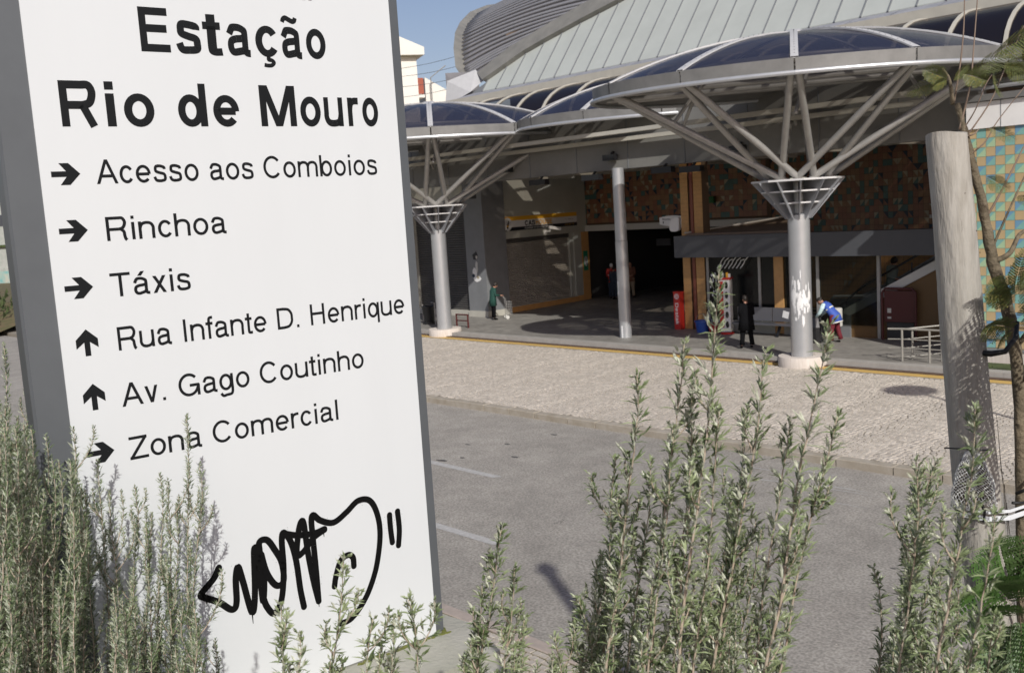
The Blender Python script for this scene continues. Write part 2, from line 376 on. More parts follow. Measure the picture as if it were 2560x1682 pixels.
# footing slab
fs = thing('footing_slab', 'grey concrete footing slab under the station sign with green moss along its edge', 'slab', (-1.39, 3.05, 3.02), SRZ)
q = MB(); q.prism([(-.4,-.30),(1.36,-.30),(1.43,-.02),(1.38,.22),(-.4,.24)], 0., .215); q.build('slab', 'concrete', fs)
q = MB(); q.prism([(-.38,-.26),(1.30,-.26),(1.33,.16),(-.38,.18)], -3.1, -.002); q.build('pier', 'concrete', fs)
q = MB(); rr = random.Random(2)
for i in range(60):
    u = rr.uniform(.9, 1.32); q.ell((u, -.012+rr.uniform(-.012,.004), .216), rr.uniform(.006,.016), rr.uniform(.004,.01), .004, 6, 3)
for i in range(50):
    a = rr.uniform(0, math.pi); q.ell((1.288+.03*math.sin(a), th/2-math.cos(a)*(th/2+.01), .216), .012, .012, .004, 6, 3)
q.build('moss', 'moss', fs, kind='stuff')

# ------------------------------------------------------------------ stroke lettering
def arc(cx, cy, rx, ry, a0, a1, n=14): return [(cx+rx*math.cos(R(a0+(a1-a0)*i/n)), cy+ry*math.sin(R(a0+(a1-a0)*i/n))) for i in range(n+1)]
def smooth(pts, n=6):
    out = []; P = [pts[0]]+list(pts)+[pts[-1]]
    for i in range(1, len(P)-2):
        for k in range(n):
            t = k/n; a,b,c,d = P[i-1],P[i],P[i+1],P[i+2]
            out.append(tuple(.5*((2*b[j])+(-a[j]+c[j])*t+(2*a[j]-5*b[j]+4*c[j]-d[j])*t*t+(-a[j]+3*b[j]-3*c[j]+d[j])*t**3) for j in (0,1)))
    out.append(tuple(pts[-1])); return out
def glyph(ch, w):
    X = .735; h = w/2; S_ = []; adv = .77                     # cap height 1, x height X; S_ holds polylines or ('D', x0,y0,x1,y1)
    L = lambda *p: S_.append(list(p))
    Dg = lambda x0,y0,x1,y1: S_.append(('D',x0,y0,x1,y1))
    rx = .30-h*.5; 
    cx = .385; RX = .325-h; RY = X/2+.012-h; cy = X/2
    def ring(): S_.append(arc(cx,cy,RX,RY,0,360,28))
    if ch == ' ': adv = .39
    elif ch == 'o' or ch == 'O' and False: ring()
    elif ch in 'ãõ': pass
    if ch in ('a','á','ã'):
        S_.append(smooth([(.085+h*.6,.50),(.12+h,.63),(.25,X+.012-h),(.40,X+.012-h),(.53,.66-h*.6),(.57,.54),(.57,.20),(.585,.09),(.63,.04+h*.25),(.71,.03+h*.3)]))
        S_.append(smooth([(.57,.44),(.48,.405),(.30,.385),(.14+h*.5,.33),(.075+h,.20),(.13+h*.8,.06+h*.5),(.27,-.012+h),(.42,.03+h*.8),(.54,.13),(.57,.22)]))
        if ch == 'á': Dg(.33,.80,.47,.99)
        if ch == 'ã': S_.append(('W', .72, smooth([(.14,.86),(.17,.93),(.25,.965),(.36,.925),(.46,.89),(.54,.91),(.57,.98)],5)))
    elif ch in ('c','ç'):
        adv = .69; S_.append(arc(.36,cy,.30-h,RY,35,325,24))
        if ch == 'ç': S_.append(('W', .55, smooth([(.37,.0),(.36,-.07),(.44,-.085),(.49,-.14),(.43,-.205),(.33,-.215),(.24,-.20)],5)))
    elif ch == 'e': S_.append([(.06+h*1.5,X*.49),(.385+RX*.98,X*.49)]); S_.append(arc(cx,cy,RX,RY,-2,318,26))
    elif ch == 's': adv=.69; S_.append(smooth([(.585-h*.5,.545),(.53,.645-h*.3),(.35,X+.012-h),(.17+h*.3,.66),(.115+h*.6,.54),(.19,.45),(.35,.39),(.52,.335),(.60-h*.6,.215),(.53,.075+h*.3),(.35,-.012+h),(.15+h*.3,.07+h*.2),(.06+h*.6,.23)]))
    elif ch == 't': adv=.39; L((.185,.93),(.185,.16)); S_[-1]=smooth([(.185,.93),(.185,.5),(.185,.14),(.22,.035+h*.3),(.37,h*.75)]); L((.02,X-h*.8),(.36,X-h*.8))
    elif ch == 'i': adv=.31; L((.155,0),(.155,X)); L((.155,1-w*1.05),(.155,1))
    elif ch == 'l': adv=.31; L((.155,0),(.155,1))
    elif ch == 'd': adv=.77; S_.append(arc(.355,cy,.305-h,RY,0,360,28)); L((.655,0),(.655,1))
    elif ch == 'b': S_.append(arc(.415,cy,.305-h,RY,0,360,28)); L((.115,0),(.115,1))
    elif ch == 'q': S_.append(arc(.355,cy,.305-h,RY,0,360,28)); L((.655,-.28),(.655,X))
    elif ch == 'g': S_.append(arc(.355,cy,.305-h,RY,0,360,28)); S_.append(smooth([(.645,X),(.645,.3),(.645,-.04),(.58,-.19),(.38,-.28+h),(.20,-.24),(.10,-.12)]))
    elif ch == 'n': L((.115,0),(.115,X)); S_.append(smooth([(.115,.44),(.19,.62),(.37,X+.01-h),(.55,.68-h*.6),(.64,.50),(.64,.30),(.64,0)]))
    elif ch == 'h': L((.115,0),(.115,1)); S_.append(smooth([(.115,.44),(.19,.62),(.37,X+.01-h),(.55,.68-h*.6),(.64,.50),(.64,.30),(.64,0)]))
    elif ch == 'm':
        adv=1.16; L((.115,0),(.115,X)); S_.append(smooth([(.115,.46),(.18,.62),(.34,X+.01-h),(.50,.68-h*.6),(.575,.50),(.575,.30),(.575,0)])); S_.append(smooth([(.575,.46),(.64,.62),(.80,X+.01-h),(.96,.68-h*.6),(1.035,.50),(1.035,.30),(1.035,0)]))
    elif ch == 'u': L((.645,0),(.645,X)); S_.append(smooth([(.115,X),(.115,.4),(.115,.22),(.20,.05+h*.6),(.38,-.012+h),(.57,.12),(.645,.30)]))
    elif ch == 'r': adv=.46; L((.115,0),(.115,X)); S_.append(smooth([(.115,.42),(.16,.58),(.26,.68-h*.4),(.44,X-h)]))
    elif ch == 'f': adv=.39; S_.append(smooth([(.185,0),(.185,.5),(.185,.83),(.23,.955-h*.3),(.37,1-h*.8)])); L((.02,X-h*.8),(.36,X-h*.8))
    elif ch == 'v': adv=.69; Dg(.07+h,X,.345,0); Dg(.62-h,X,.345,0)
    elif ch == 'x': adv=.69; Dg(.08+h,X,.61-h,0); Dg(.61-h,X,.08+h,0)
    elif ch == 'k': adv=.69; L((.115,0),(.115,1)); Dg(.60-h,X,.14,.30); Dg(.27,.40,.61-h,0)
    elif ch == '.': adv=.39; L((.19,0),(.19,w*1.05))
    elif ch == 'E': adv=.93; L((.11+h,0),(.11+h,1)); L((.11,h),(.84,h)); L((.11,1-h),(.82,1-h)); L((.11,.53),(.78,.53))
    elif ch == 'R':
        adv=1.0; L((.11+h,0),(.11+h,1)); S_.append([(.11,1-h),(.62,1-h)]); S_.append([(.11,.47),(.62,.47)]); S_.append(smooth([(.60,1-h),(.76,.955-h*.6),(.88-h*.6,.74),(.76,.53),(.60,.47)])); S_.append(smooth([(.66,.47),(.78,.36),(.80,.20),(.83,.06),(.88,0)]) if w<.15 else [(.58,.47),(.62,.42),(.90-h,0)])
    elif ch == 'M': adv=1.16; L((.10+h,0),(.10+h,1)); L((1.06-h,0),(1.06-h,1)); Dg(.14+h,1,.58,0); Dg(1.02-h,1,.58,0)
    elif ch == 'A': adv=.93; Dg(.02+h,0,.465,1); Dg(.91-h,0,.465,1); L((.20,.32),(.73,.32))
    elif ch == 'C': adv=1.0; S_.append(arc(.51,.5,.45-h,.515-h,38,322,28))
    elif ch == 'G': adv=1.08; S_.append(arc(.53,.5,.47-h,.515-h,42,345,28)); L((.56,.47),(.985,.47)); L((.985-h*.6,.50),(.985-h*.6,0))
    elif ch == 'O' or ch == 'Q':
        adv=1.08; S_.append(arc(.54,.5,.48-h,.515-h,0,360,32))
        if ch=='Q': Dg(.62,.22,.98,-.03)
    elif ch == 'T': adv=.85; L((.425,0),(.425,1)); L((.03,1-h),(.82,1-h))
    elif ch == 'I': adv=.39; L((.195,0),(.195,1))
    elif ch == 'D': adv=1.0; L((.11+h,0),(.11+h,1)); L((.11,h),(.48,h)); L((.11,1-h),(.48,1-h)); S_.append(smooth([(.46,1-h),(.72,.93-h*.7),(.93-h,.70),(.95-h,.5),(.93-h,.30),(.72,.07+h*.7),(.46,h)]))
    elif ch == 'H': adv=1.0; L((.11+h,0),(.11+h,1)); L((.89-h,0),(.89-h,1)); L((.11,.54),(.89,.54))
    elif ch == 'Z': adv=.85; L((.05,h),(.82,h)); L((.06,1-h),(.80,1-h)); Dg(.06+h*1.3,w*.8,.80-h*1.3,1-w*.8)
    elif ch == 'S': adv=.93; S_.append(smooth([(.83-h*.7,.68),(.76,.86-h*.3),(.47,1.012-h),(.20,.88-h*.1),(.13+h*.5,.72),(.25,.59),(.47,.53),(.72,.44),(.84-h*.5,.28),(.74,.09+h*.2),(.46,-.012+h),(.15,.10+h*.2),(.06+h*.6,.33)]))
    elif ch == 'U': adv=1.0; S_.append(smooth([(.10+h,1),(.10+h,.6),(.10+h,.34),(.22,.07+h*.5),(.50,-.012+h),(.78,.07+h*.5),(.90-h,.34),(.90-h,.6),(.90-h,1)]))
    elif ch == 'L': adv=.77; L((.11+h,0),(.11+h,1)); L((.11,h),(.72,h))
    elif ch == 'B': adv=.93; L((.11+h,0),(.11+h,1)); S_.append(smooth([(.11,1-h),(.5,1-h),(.76,.9),(.78,.68),(.6,.54),(.11,.53)])); S_.append(smooth([(.11,.53),(.6,.53),(.84,.4),(.84,.15),(.6,h),(.11,h)]))
    elif ch in '0123456789':
        adv = .77
        if ch=='0': S_.append(arc(cx,.5,.27,.5-h,0,360,20))
        elif ch=='1': L((.45,0),(.45,1))
        else: S_.append(smooth([(.12,.8),(.38,1-h),(.6,.8),(.5,.5),(.15,.1),(.12,h),(.62,h)]))
    return S_, adv
def stroke_quads(st, w):
    if st[0] == 'W': return stroke_quads(st[2], w*st[1])
    if st[0] == 'D':
        _, x0,y0,x1,y1 = st; L = math.hypot(x1-x0,y1-y0); hx = w/2*L/abs(y1-y0)
        return [[(x0-hx,y0),(x0+hx,y0),(x1+hx,y1),(x1-hx,y1)]]
    n = len(st); closed = abs(st[0][0]-st[-1][0])<1e-6 and abs(st[0][1]-st[-1][1])<1e-6 and n > 3; Lf=[]; Rt=[]
    for i,(x,y) in enumerate(st):
        if closed: a = st[(i-1)%(n-1)]; b = st[(i+1)%(n-1)]
        else: a = st[max(i-1,0)]; b = st[min(i+1,n-1)]
        dx,dy = b[0]-a[0], b[1]-a[1]; d = math.hypot(dx,dy) or 1; nx,ny = -dy/d*w/2, dx/d*w/2
        Lf.append((x+nx,y+ny)); Rt.append((x-nx,y-ny))
    return [[Rt[i],Rt[i+1],Lf[i+1],Lf[i]] for i in range(n-1)]
def text_width(txt, w, tr=0.): return sum(glyph(c, w)[1]+tr for c in txt)-tr
def text_polys(txt, w, tr=0.):
    x = 0; out = []
    for c in txt:
        st, adv = glyph(c, w)
        for s_ in st:
            for qd in stroke_quads(s_, w): out.append([(px+x, py) for px,py in qd])
        x += adv+tr
    return out, x-tr
def letter_row(items, z, cap, w, parent):
    for ch, a_, b_ in items:
        st, adv = glyph(ch, w); polys = [qd for s_ in st for qd in stroke_quads(s_, w)]
        lo = min(p[0] for q_ in polys for p in q_); hi = max(p[0] for q_ in polys for p in q_); sx = (b_-a_)/(hi-lo); q = MB()
        for k, p in enumerate(polys): q.poly([S(a_+(x-lo)*sx, z+y*cap, .0046+(k%5)*.00006) for x,y in p])
        q.build('letter', 'vinyl_black', parent)
def sign_text(txt, u0, u1, z, cap, w, parent, d=.0046, name='lettering', m='vinyl_black', Sf=S, sx=None, gx=None, tr=0.):
    if gx: sx = gx*cap; tr = ((u1-u0)/sx-text_width(txt, w))/max(1, len(txt)-1)
    polys, wd = text_polys(txt, w, tr); sx = sx or (u1-u0)/wd; q = MB()
    if ' ' in txt.strip():
        x = 0
        for wo in txt.split(' '):
            ww = text_width(wo, w, tr); sign_text(wo, u0+x*sx, u0+(x+ww)*sx, z, cap, w, parent, d, name, m, Sf, sx, None, tr); x += ww+.39+2*tr
        return
    k = 0
    for p in polys:
        dd = d + (k % 5)*.00006; k += 1
        q.poly([Sf(u0+x*sx, z+y*cap, dd) for x,y in p])
    return q.build(name, m, parent)
BW = .175; RW = .127
letter_row([('E',.342,.436),('s',.4547,.5374),('t',.5467,.6098),('a',.6271,.7072),('ç',.7271,.8046),('ã',.8217,.8962),('o',.9146,.99)], 5.468, .138, BW, sg)
letter_row([('R',.080,.187),('i',.214,.241),('o',.2675,.3623),('d',.4388,.5349),('e',.5563,.6462),('M',.7222,.8538),('o',.87,.9486),('u',.9616,1.0367),('r',1.0569,1.1007),('o',1.116,1.1817)], 5.234, .138, BW, sg)
sign_text('Acesso aos Comboios', .160, 1.163, 5.058, .075, RW, sg)
sign_text('Rinchoa', .164, .566, 4.8805, .075, RW, sg)
sign_text('Táxis', .164, .426, 4.704, .075, RW, sg)
sign_text('Rua Infante D. Henrique', .162, 1.234, 4.533, .075, RW, sg)
sign_text('Av. Gago Coutinho', .160, 1.042, 4.352, .075, RW, sg)
sign_text('Zona Comercial', .163, .922, 4.176, .075, RW, sg)
q = MB(); q.poly([S(.914,5.667,.005),S(.926,5.667,.005),S(.926,5.70,.005),S(.914,5.70,.005)]); q.poly([S(.938,5.667,.005),S(.950,5.667,.005),S(.950,5.70,.005),S(.938,5.70,.005)]); q.build('lettering', 'vinyl_black', sg)
def arrow(u, z, up):
    q = MB(); P = [[(-.042,-.0085),(.02,-.0085),(.02,.0085),(-.042,.0085)], [(-.018,.033),(.010,.033),(.042,0),(.008,0)], [(-.018,-.033),(.008,0),(.042,0),(.010,-.033)]]
    for k, p in enumerate(P[:3]):
        pp = [(-y, x) for x, y in p] if up else p
        q.poly([S(u+x, z+y, .0047+k*.0001) for x,y in pp])
    q.build('arrow', 'vinyl_black', sg)
arrow(.073,5.0915,False); arrow(.076,4.919,False); arrow(.072,4.743,False); arrow(.077,4.571,True); arrow(.079,4.3985,True); arrow(.079,4.2195,False)
GRAF=[[(0.416,3.747),(0.393,3.713),(0.347,3.674),(0.355,3.659),(0.404,3.627),(0.446,3.588),(0.465,3.606),(0.471,3.691),(0.483,3.732),(0.495,3.678),(0.517,3.556),(0.534,3.619),(0.546,3.772),(0.556,3.776)],
[(0.556,3.769),(0.559,3.700),(0.561,3.584),(0.573,3.669),(0.566,3.767),(0.570,3.800),(0.597,3.799),(0.621,3.759),(0.643,3.705),(0.644,3.636),(0.615,3.627),(0.585,3.680),(0.571,3.752)],
[(0.563,3.597),(0.573,3.560),(0.598,3.528),(0.630,3.571),(0.648,3.676),(0.651,3.778),(0.661,3.810),(0.685,3.769),(0.699,3.690),(0.704,3.591),(0.712,3.518)],
[(0.661,3.807),(0.709,3.788),(0.774,3.778),(0.819,3.784)],
[(0.819,3.781),(0.772,3.761),(0.732,3.723),(0.704,3.717),(0.717,3.796),(0.732,3.834),(0.741,3.818),(0.746,3.719),(0.757,3.611),(0.771,3.522)],
[(0.771,3.522),(0.772,3.642),(0.771,3.747),(0.771,3.824),(0.780,3.846),(0.807,3.819),(0.858,3.799),(0.914,3.825),(0.963,3.856),(1.010,3.849),(1.037,3.802),(1.047,3.727),(1.035,3.643),(1.007,3.555),(0.959,3.473),(0.899,3.418),(0.852,3.411)],
[(0.925,3.614),(0.924,3.647),(0.906,3.662),(0.874,3.649),(0.850,3.599),(0.839,3.559)],
[(1.093,3.771),(1.093,3.716),(1.096,3.662)],[(1.129,3.777),(1.131,3.706),(1.122,3.643)]]
k = 0
def disc(q, u, z, r, d): q.poly([S(u+r*math.cos(t*math.pi/7), z+r*math.sin(t*math.pi/7), d) for t in range(14)])
for gi, ln in enumerate(GRAF):
    if gi in (0, 6, 7, 8): q = MB()
    pts = smooth(ln, 7); wv = .0235
    for qd in stroke_quads(pts, wv): k += 1; q.poly([S(x, y, .0048+(k%7)*.00006) for x,y in qd])
    for p in pts[::3]+[pts[-1]]: k += 1; disc(q, p[0], p[1], wv/2, .0053+(k%7)*.00005)
    if gi in (5, 6, 7, 8): q.build('graffiti', 'spray_black', sg)
for u,z0,z1 in ((.362,3.66,3.625),(.517,3.556,3.515),(.771,3.525,3.50),(.815,3.78,3.755)): q = MB(); q.poly([S(u-.003,z0,.0052),S(u-.001,z1,.0052),S(u+.001,z1,.0052),S(u+.003,z0,.0052)]); q.build('paint_drip', 'spray_black', sg)

q = MB(); rr = random.Random(77)
for i in range(420):
    ln = rr.choice(GRAF); j = rr.randrange(len(ln)-1); t = rr.random(); u = ln[j][0]+(ln[j+1][0]-ln[j][0])*t+rr.gauss(0,.013); z = ln[j][1]+(ln[j+1][1]-ln[j][1])*t+rr.gauss(0,.013); r_ = rr.uniform(.0003,.0011)
    q.poly([S(u+r_*math.cos(k*math.pi/3), z+r_*math.sin(k*math.pi/3), .0045) for k in range(6)])
q.build('spray_mist', 'spray_black', sg, kind='stuff')
# small litter, scuffs and cracks on the road
q = MB(); rr = random.Random(41)
for i in range(40):
    a, b = rr.uniform(-19,-2), rr.choice([rr.uniform(14.6,16.2), rr.uniform(8,15)]); r_ = rr.uniform(.012,.035); an = rr.uniform(0,3)
    q.poly([(a+r_*math.cos(an+k*1.4)*rr.uniform(.6,1), b+r_*math.sin(an+k*1.4)*.7, -.143+.004*k) for k in range(4)])
q.build('litter', 'concrete_base', road, kind='stuff')
q = MB()
for i in range(5):
    a, b = rr.uniform(-18,-4), rr.uniform(8.2,15.8); x, y = a, b; dx, dy = rr.uniform(-1,1), rr.uniform(-.4,.4)
    for k in range(14):
        x2 = x+dx*.12+rr.uniform(-.05,.05); y2 = y+dy*.12+rr.uniform(-.06,.06); wv = rr.uniform(.003,.009); q.poly([(x,y-wv,-.1455),(x2,y2-wv,-.1455),(x2,y2+wv,-.1455),(x,y+wv,-.1455)]); x, y = x2, y2
q.build('crack', 'asphalt_dark', road, kind='stuff')
q = MB()
for i in range(7):
    a, b = rr.uniform(-15,-6), rr.uniform(14.3,15.9); L_ = rr.uniform(.6,2.2); wv = rr.uniform(.01,.03); q.poly([(a,b-wv,-.1458),(a+L_*.5,b+.05-wv*.5,-.1458),(a+L_,b+.02,-.1458),(a+L_*.5,b+.05+wv,-.1458),(a,b+wv,-.1458)])
q.build('scuff_mark', 'road_paint', road, kind='stuff')

# ------------------------------------------------------------------ domed steel canopies
def canopy(name, label, a, b, r, zr, zt, column=True, paint=False, sq=.6):
    off = math.atan2(-b, -a); t = thing(name, label, 'canopy', wp(a, b), RZ+off, 'domed glass canopies along the station front')
    N = 12; off = 0.                                     # oval plan: short axis and one rib point at the planted bank
    def ov(o): o.scale = (sq, 1, 1); return o
    zc = zr + .34; rr_ = random.Random(int(abs(a)))
    def dome(rad):                                        # height of the shell at radius rad
        Rs = (r*r+(zt-zc)**2)/(2*(zt-zc)); return zt-Rs+math.sqrt(max(Rs*Rs-rad*rad, 0))
    for k in range(N):
        a0 = off+2*math.pi*k/N; a1 = a0+2*math.pi/N
        q = MB(); K = 9; J = 5; vs = []
        for i in range(K+1):
            rad = .15+(r-.17)*i/K
            for j in range(J+1): an = a0+.012+(a1-a0-.024)*j/J; vs.append((rad*math.cos(an), rad*math.sin(an), dome(rad)))
        q.add(vs, [(i*(J+1)+j,(i+1)*(J+1)+j,(i+1)*(J+1)+j+1,i*(J+1)+j+1) for i in range(K) for j in range(J)])
        ov(q.build('glass_panel', 'dome_glass', t, smooth='full'))
        q = MB(); wv = .095; ca, sa = math.cos(a0), math.sin(a0); px, py = -sa, ca; vs = []
        K = 12
        for i in range(K+1):
            rad = .1+(r-.03)*i/K*.99; z = dome(rad)+.02
            for sx, dz in ((-wv,-.012),(-wv,.03),(wv,.03),(wv,-.012)): vs.append((rad*ca+px*sx, rad*sa+py*sx, z+dz))
        q.add(vs, [(i*4+j,(i+1)*4+j,(i+1)*4+(j+1)%4,i*4+(j+1)%4) for i in range(K) for j in range(4)])
        rb = ov(q.build('rib', 'white_rib', t))
        q = MB()
        for i in range(2, 22):
            rad = r*i/22; z = dome(rad)+.052; q.ell((rad*ca, rad*sa, z), .018, .018, .008, 6, 3)
        q.build('bolt_row', 'bolt_dark', rb, kind='stuff')
        q = MB(); e = .004; q.lathe([(r-.03,zr+.03),(r,zr+.03),(r+.01,zr+.36),(r-.04,zr+.36),(r-.03,zr+.03)], 6, a0=a0+e, a1=a1-e)
        ov(q.build('fascia_panel', 'fascia_metal', t, smooth=True))
        q = MB(); q.lathe([(r-1.5,zr+.30),(r-.03,zr+.05),(r-.03,zr+.07),(r-1.5,zr+.32)], 6, a0=a0+e, a1=a1-e); ov(q.build('soffit_panel', 'fascia_metal', t))
    q = MB(); n = 96; q.tube([(( r+.03)*math.cos(i*2*math.pi/n), (r+.03)*math.sin(i*2*math.pi/n), zr) for i in range(n+1)], .062, 8, cap=False); ov(q.build('rim_tube', 'steel_paint', t, smooth='full'))
    for rad, dz, ra in ((r-1.1, -.02, .06), (r-2.9, .38, .07), (r-3.6, .30, .05)):
        q = MB(); n = 48; q.tube([(rad*math.cos(i*2*math.pi/n), rad*math.sin(i*2*math.pi/n), zr+.25+dz) for i in range(n+1)], ra, 8, cap=False); ov(q.build('ring_tube', 'strut_paint', t, smooth='full'))
    for cx_ in (-.5, -1.1, .9):
        yy_ = r*math.sqrt(1-(cx_/(r*sq))**2)*.96; q = MB(); q.tube([(cx_,-yy_,zr+.12),(cx_,yy_,zr+.12)], .075, 10); q.build('cross_tube', 'strut_paint', t, smooth=True)
    q = MB(); q.lathe([(.0,zt-.05),(.35,zt-.05),(.35,zt+.03),(.2,zt+.10),(.0,zt+.11)], 20, cap=False); q.build('hub', 'white_rib', t, smooth=True)
    if not column: 
        for k in range(N):
            a0 = off+2*math.pi*(k+.5)/N; q = MB(); q.tube([(sq*r*.95*math.cos(a0), r*.95*math.sin(a0), zr+.1),(.6*math.cos(a0), .6*math.sin(a0), zr+.2)], .05, 8); q.build('strut', 'strut_paint', t, smooth=True)
        return t
    zk = 5.20                                            # top plate of the column head
    for k in range(N):
        if k % 2 and 3 <= k <= 9: continue
        a0 = off+2*math.pi*k/N
        tip = Vector((sq*(r-.14)*math.cos(a0), (r-.14)*math.sin(a0), zr+.04))
        for s_ in (-1, 1):
            b0 = a0+s_*R(34); base = Vector((.78*math.cos(b0), .78*math.sin(b0), zk+.02))
            q = MB(); tt = tip+Vector((-math.sin(a0)*s_*.09, math.cos(a0)*s_*.09, 0)); q.tube([base, tt], .092, 10); st = q.build('strut', 'strut_paint', t, smooth=True)
        mid = tip.lerp(Vector((.78*math.cos(a0), .78*math.sin(a0), zk)), .36)
        rad = r-2.9
        if k % 2 == 0:
            q = MB(); q.tube([mid, (sq*rad*math.cos(a0+R(9)), rad*math.sin(a0+R(9)), zr+.6)], .05, 8); q.build('short_brace', 'strut_paint', t, smooth=True)
    # column head: stacked thin plates carried by radial fins
    for rad, z, hgt in ((1.26, zk, .05), (.99, 4.90, .04), (.66, 4.58, .04)):
        q = MB(); q.lathe([(.30,z-hgt/2),(rad,z-hgt/2),(rad,z+hgt/2),(.30,z+hgt/2),(.30,z-hgt/2)], 8, a0=off+R(7.5), a1=off+R(7.5)+2*math.pi, cap=False); q.build('head_plate', 'fin_white', t)
    for k in range(N):
        a0 = off+2*math.pi*k/N+R(4); ca, sa = math.cos(a0), math.sin(a0); th_ = .014; q = MB()
        P = [(.24,4.14),(.36,4.14),(1.24,zk-.03),(.30,zk-.03)]
        vs = [(x*ca-sa*th_*s_, x*sa+ca*th_*s_, z) for s_ in (-1,1) for x,z in P]
        q.add(vs, [(3,2,1,0),(4,5,6,7),(0,1,5,4),(1,2,6,5),(2,3,7,6),(3,0,4,7)]); q.build('fin', 'fin_grey', t)
    q = MB(); q.lathe([(.30,.25),(.30,4.24),(.27,4.26),(.16,4.30),(.16,zk)], 40); q.build('column', 'steel_paint', t, smooth=True)
    q = MB(); q.lathe([(.0,0.),(.665,.0),(.665,.27),(.655,.285),(.36,.285),(.35,.27),(.0,.27)], 40, cap=False); q.build('column_base', 'concrete_base', t, smooth=True)
    if paint:
        rr = random.Random(12); q = MB()
        for i in range(70):
            an = off + rr.uniform(-.95, .95); z = 1.95+rr.gauss(0, .26); hh = rr.uniform(.08,.28); ww = rr.uniform(.02,.07)
            if z > 2.75 or z < 1.3: continue
            n = 4; rd = .302+rr.uniform(0,.002)
            for j in range(n):
                x0 = an-ww/rd/2+ww/rd*j/n; x1 = x0+ww/rd/n; t0 = z+hh*.5*rr.uniform(.7,1.2); t1 = z-hh*.5*rr.uniform(.6,1.5)
                q.poly([(rd*math.cos(x0),rd*math.sin(x0),t1),(rd*math.cos(x1),rd*math.sin(x1),t1),(rd*math.cos(x1),rd*math.sin(x1),t0),(rd*math.cos(x0),rd*math.sin(x0),t0)])
        q.build('white_scribble', 'white_paint', t)
        q = MB(); q.box(-.5,.3,-.2,.25,zk+.03,zk+.06); q.bar((-.6,-.3,zk+.045),(.35,-.75,zk+.06),.14,.03); q.build('loose_board', 'band_cream', t)
    return t
canopy('domed_canopy', 'large domed glass canopy on the steel column with scratched white paint, nearest the road', -14.9, 24.95, 5.6, 7.74, 9.14, paint=True)
canopy('domed_canopy', 'domed glass canopy on the far steel column, right beside the direction sign', -31.35, 25.35, 6.15, 7.66, 9.2)
canopy('domed_canopy', 'domed glass canopy between the two others, set back over the roof edge', -23.0, 29.4, 5.3, 7.72, 9.3, column=False)
# plain column in front of the hall beam
t = thing('steel_column', 'slim steel column with torn stickers under the roof beam, between the two canopies', 'column', wp(-22.95, 26.75, .13), RZ)
q = MB(); q.lathe([(.215,0),(.215,3.42)], 28); q.build('shaft', 'steel_paint', t, smooth=True)
q = MB(); q.lathe([(.205,3.43),(.205,5.95)], 28); q.build('shaft', 'steel_paint', t, smooth=True)
q = MB(); q.lathe([(.217,1.55),(.217,2.02)], 6, a0=R(215), a1=R(262)); q.build('sticker', 'white_panel', t); 
q = MB(); q.lathe([(.2185,1.62),(.2185,1.84)], 4, a0=R(222), a1=R(236)); q.lathe([(.2185,1.68),(.2185,1.95)], 3, a0=R(240), a1=R(248)); q.build('sticker_print', 'graf_teal', t)
q = MB(); q.lathe([(.216,0.0),(.216,.45)], 3, a0=R(268), a1=R(285)); q.build('bare_patch', 'white_paint', t)

# ------------------------------------------------------------------ station building
st = thing('station_building', 'station hall with ribbed metal vault, pale panelled roof, tiled walls and deep shaded entrance', 'building', (0,0,0), RZ)
B = lambda: MB()
q = B(); q.box(-46, -10.9, 27.2, 27.7, 6.05, 8.0); q.build('front_beam', 'beam_grey', st)
for i in range(12):
    q = B(); q.box(-40+i*2.45, -40+i*2.45+.02, 27.18, 27.21, 6.05, 8.0); q.build('beam_joint', 'roof_seam', st)
q = B(); q.box(-46, -10.9, 34.2, 38, 6.30, 6.42); q.build('soffit', 'band_cream', st)
for i in range(10): q = B(); q.box(-38+i*2.9,-37.8+i*2.9,27.7,34.2,6.15,6.5); q.build('roof_beam', 'band_cream', st)
q = B(); q.box(-10.9, 4, 27.3, 31, 7.35, 7.45); q.build('roof_deck', 'fascia_metal', st)
for bb_, zz_ in ((26.75, 6.98), (26.0, 7.18)): q = B(); q.box(-36,-12,bb_,bb_+.28,zz_,zz_+.13); q.build('link_beam', 'band_cream', st)
q = B(); q.box(-46, -35.5, 29.9, 40, .15, 6.3); q.build('side_block', 'wall_grey', st)
# barrel glazing over the front edge
def bz(t): return 27.6+2.4*(1-math.cos(t*math.pi/2)), 8.0+1.65*math.sin(t*math.pi/2)
a = -35.2
while a < 6:
    q = B(); K = 8; vs = []
    for i in range(K+1):
        y, z = bz(i/K); vs += [(a+.05,y,z),(a+1.5,y,z)]
    q.add(vs, [(2*i,2*i+1,2*i+3,2*i+2) for i in range(K)]); q.build('vault_glass', 'barrel_glass', st, smooth='full')
    q = B(); vs = []
    for i in range(K+1):
        y, z = bz(i/K)
        for dx, dz in ((-.045,-.03),(-.045,.04),(.045,.04),(.045,-.03)): vs.append((a+dx,y-dz,z+dz))
    q.add(vs, [(i*4+j,(i+1)*4+j,(i+1)*4+(j+1)%4,i*4+(j+1)%4) for i in range(K) for j in range(4)]); q.build('vault_rib', 'band_cream', st)
    a += 1.55
q = B(); q.box(-36, 6, 34.2, 34.4, 6.42, 13.3); q.build('upper_wall', 'awning_brown', st)
q = B(); q.box(-36.0, 6, 29.95, 30.35, 9.625, 9.98); q.build('roof_band', 'band_cream', st)
a = -36.
while a < 6:
    q = B(); q.poly([(a,30.35,9.985),(a+1.48,30.35,9.985),(a+1.48,31.46,10.34),(a,31.46,10.34)]); q.poly([(a,30.35,9.985),(a,30.35,9.94),(a+1.48,30.35,9.94),(a+1.48,30.35,9.985)]); q.build('gutter_panel', 'gutter_zinc', st); a += 1.5
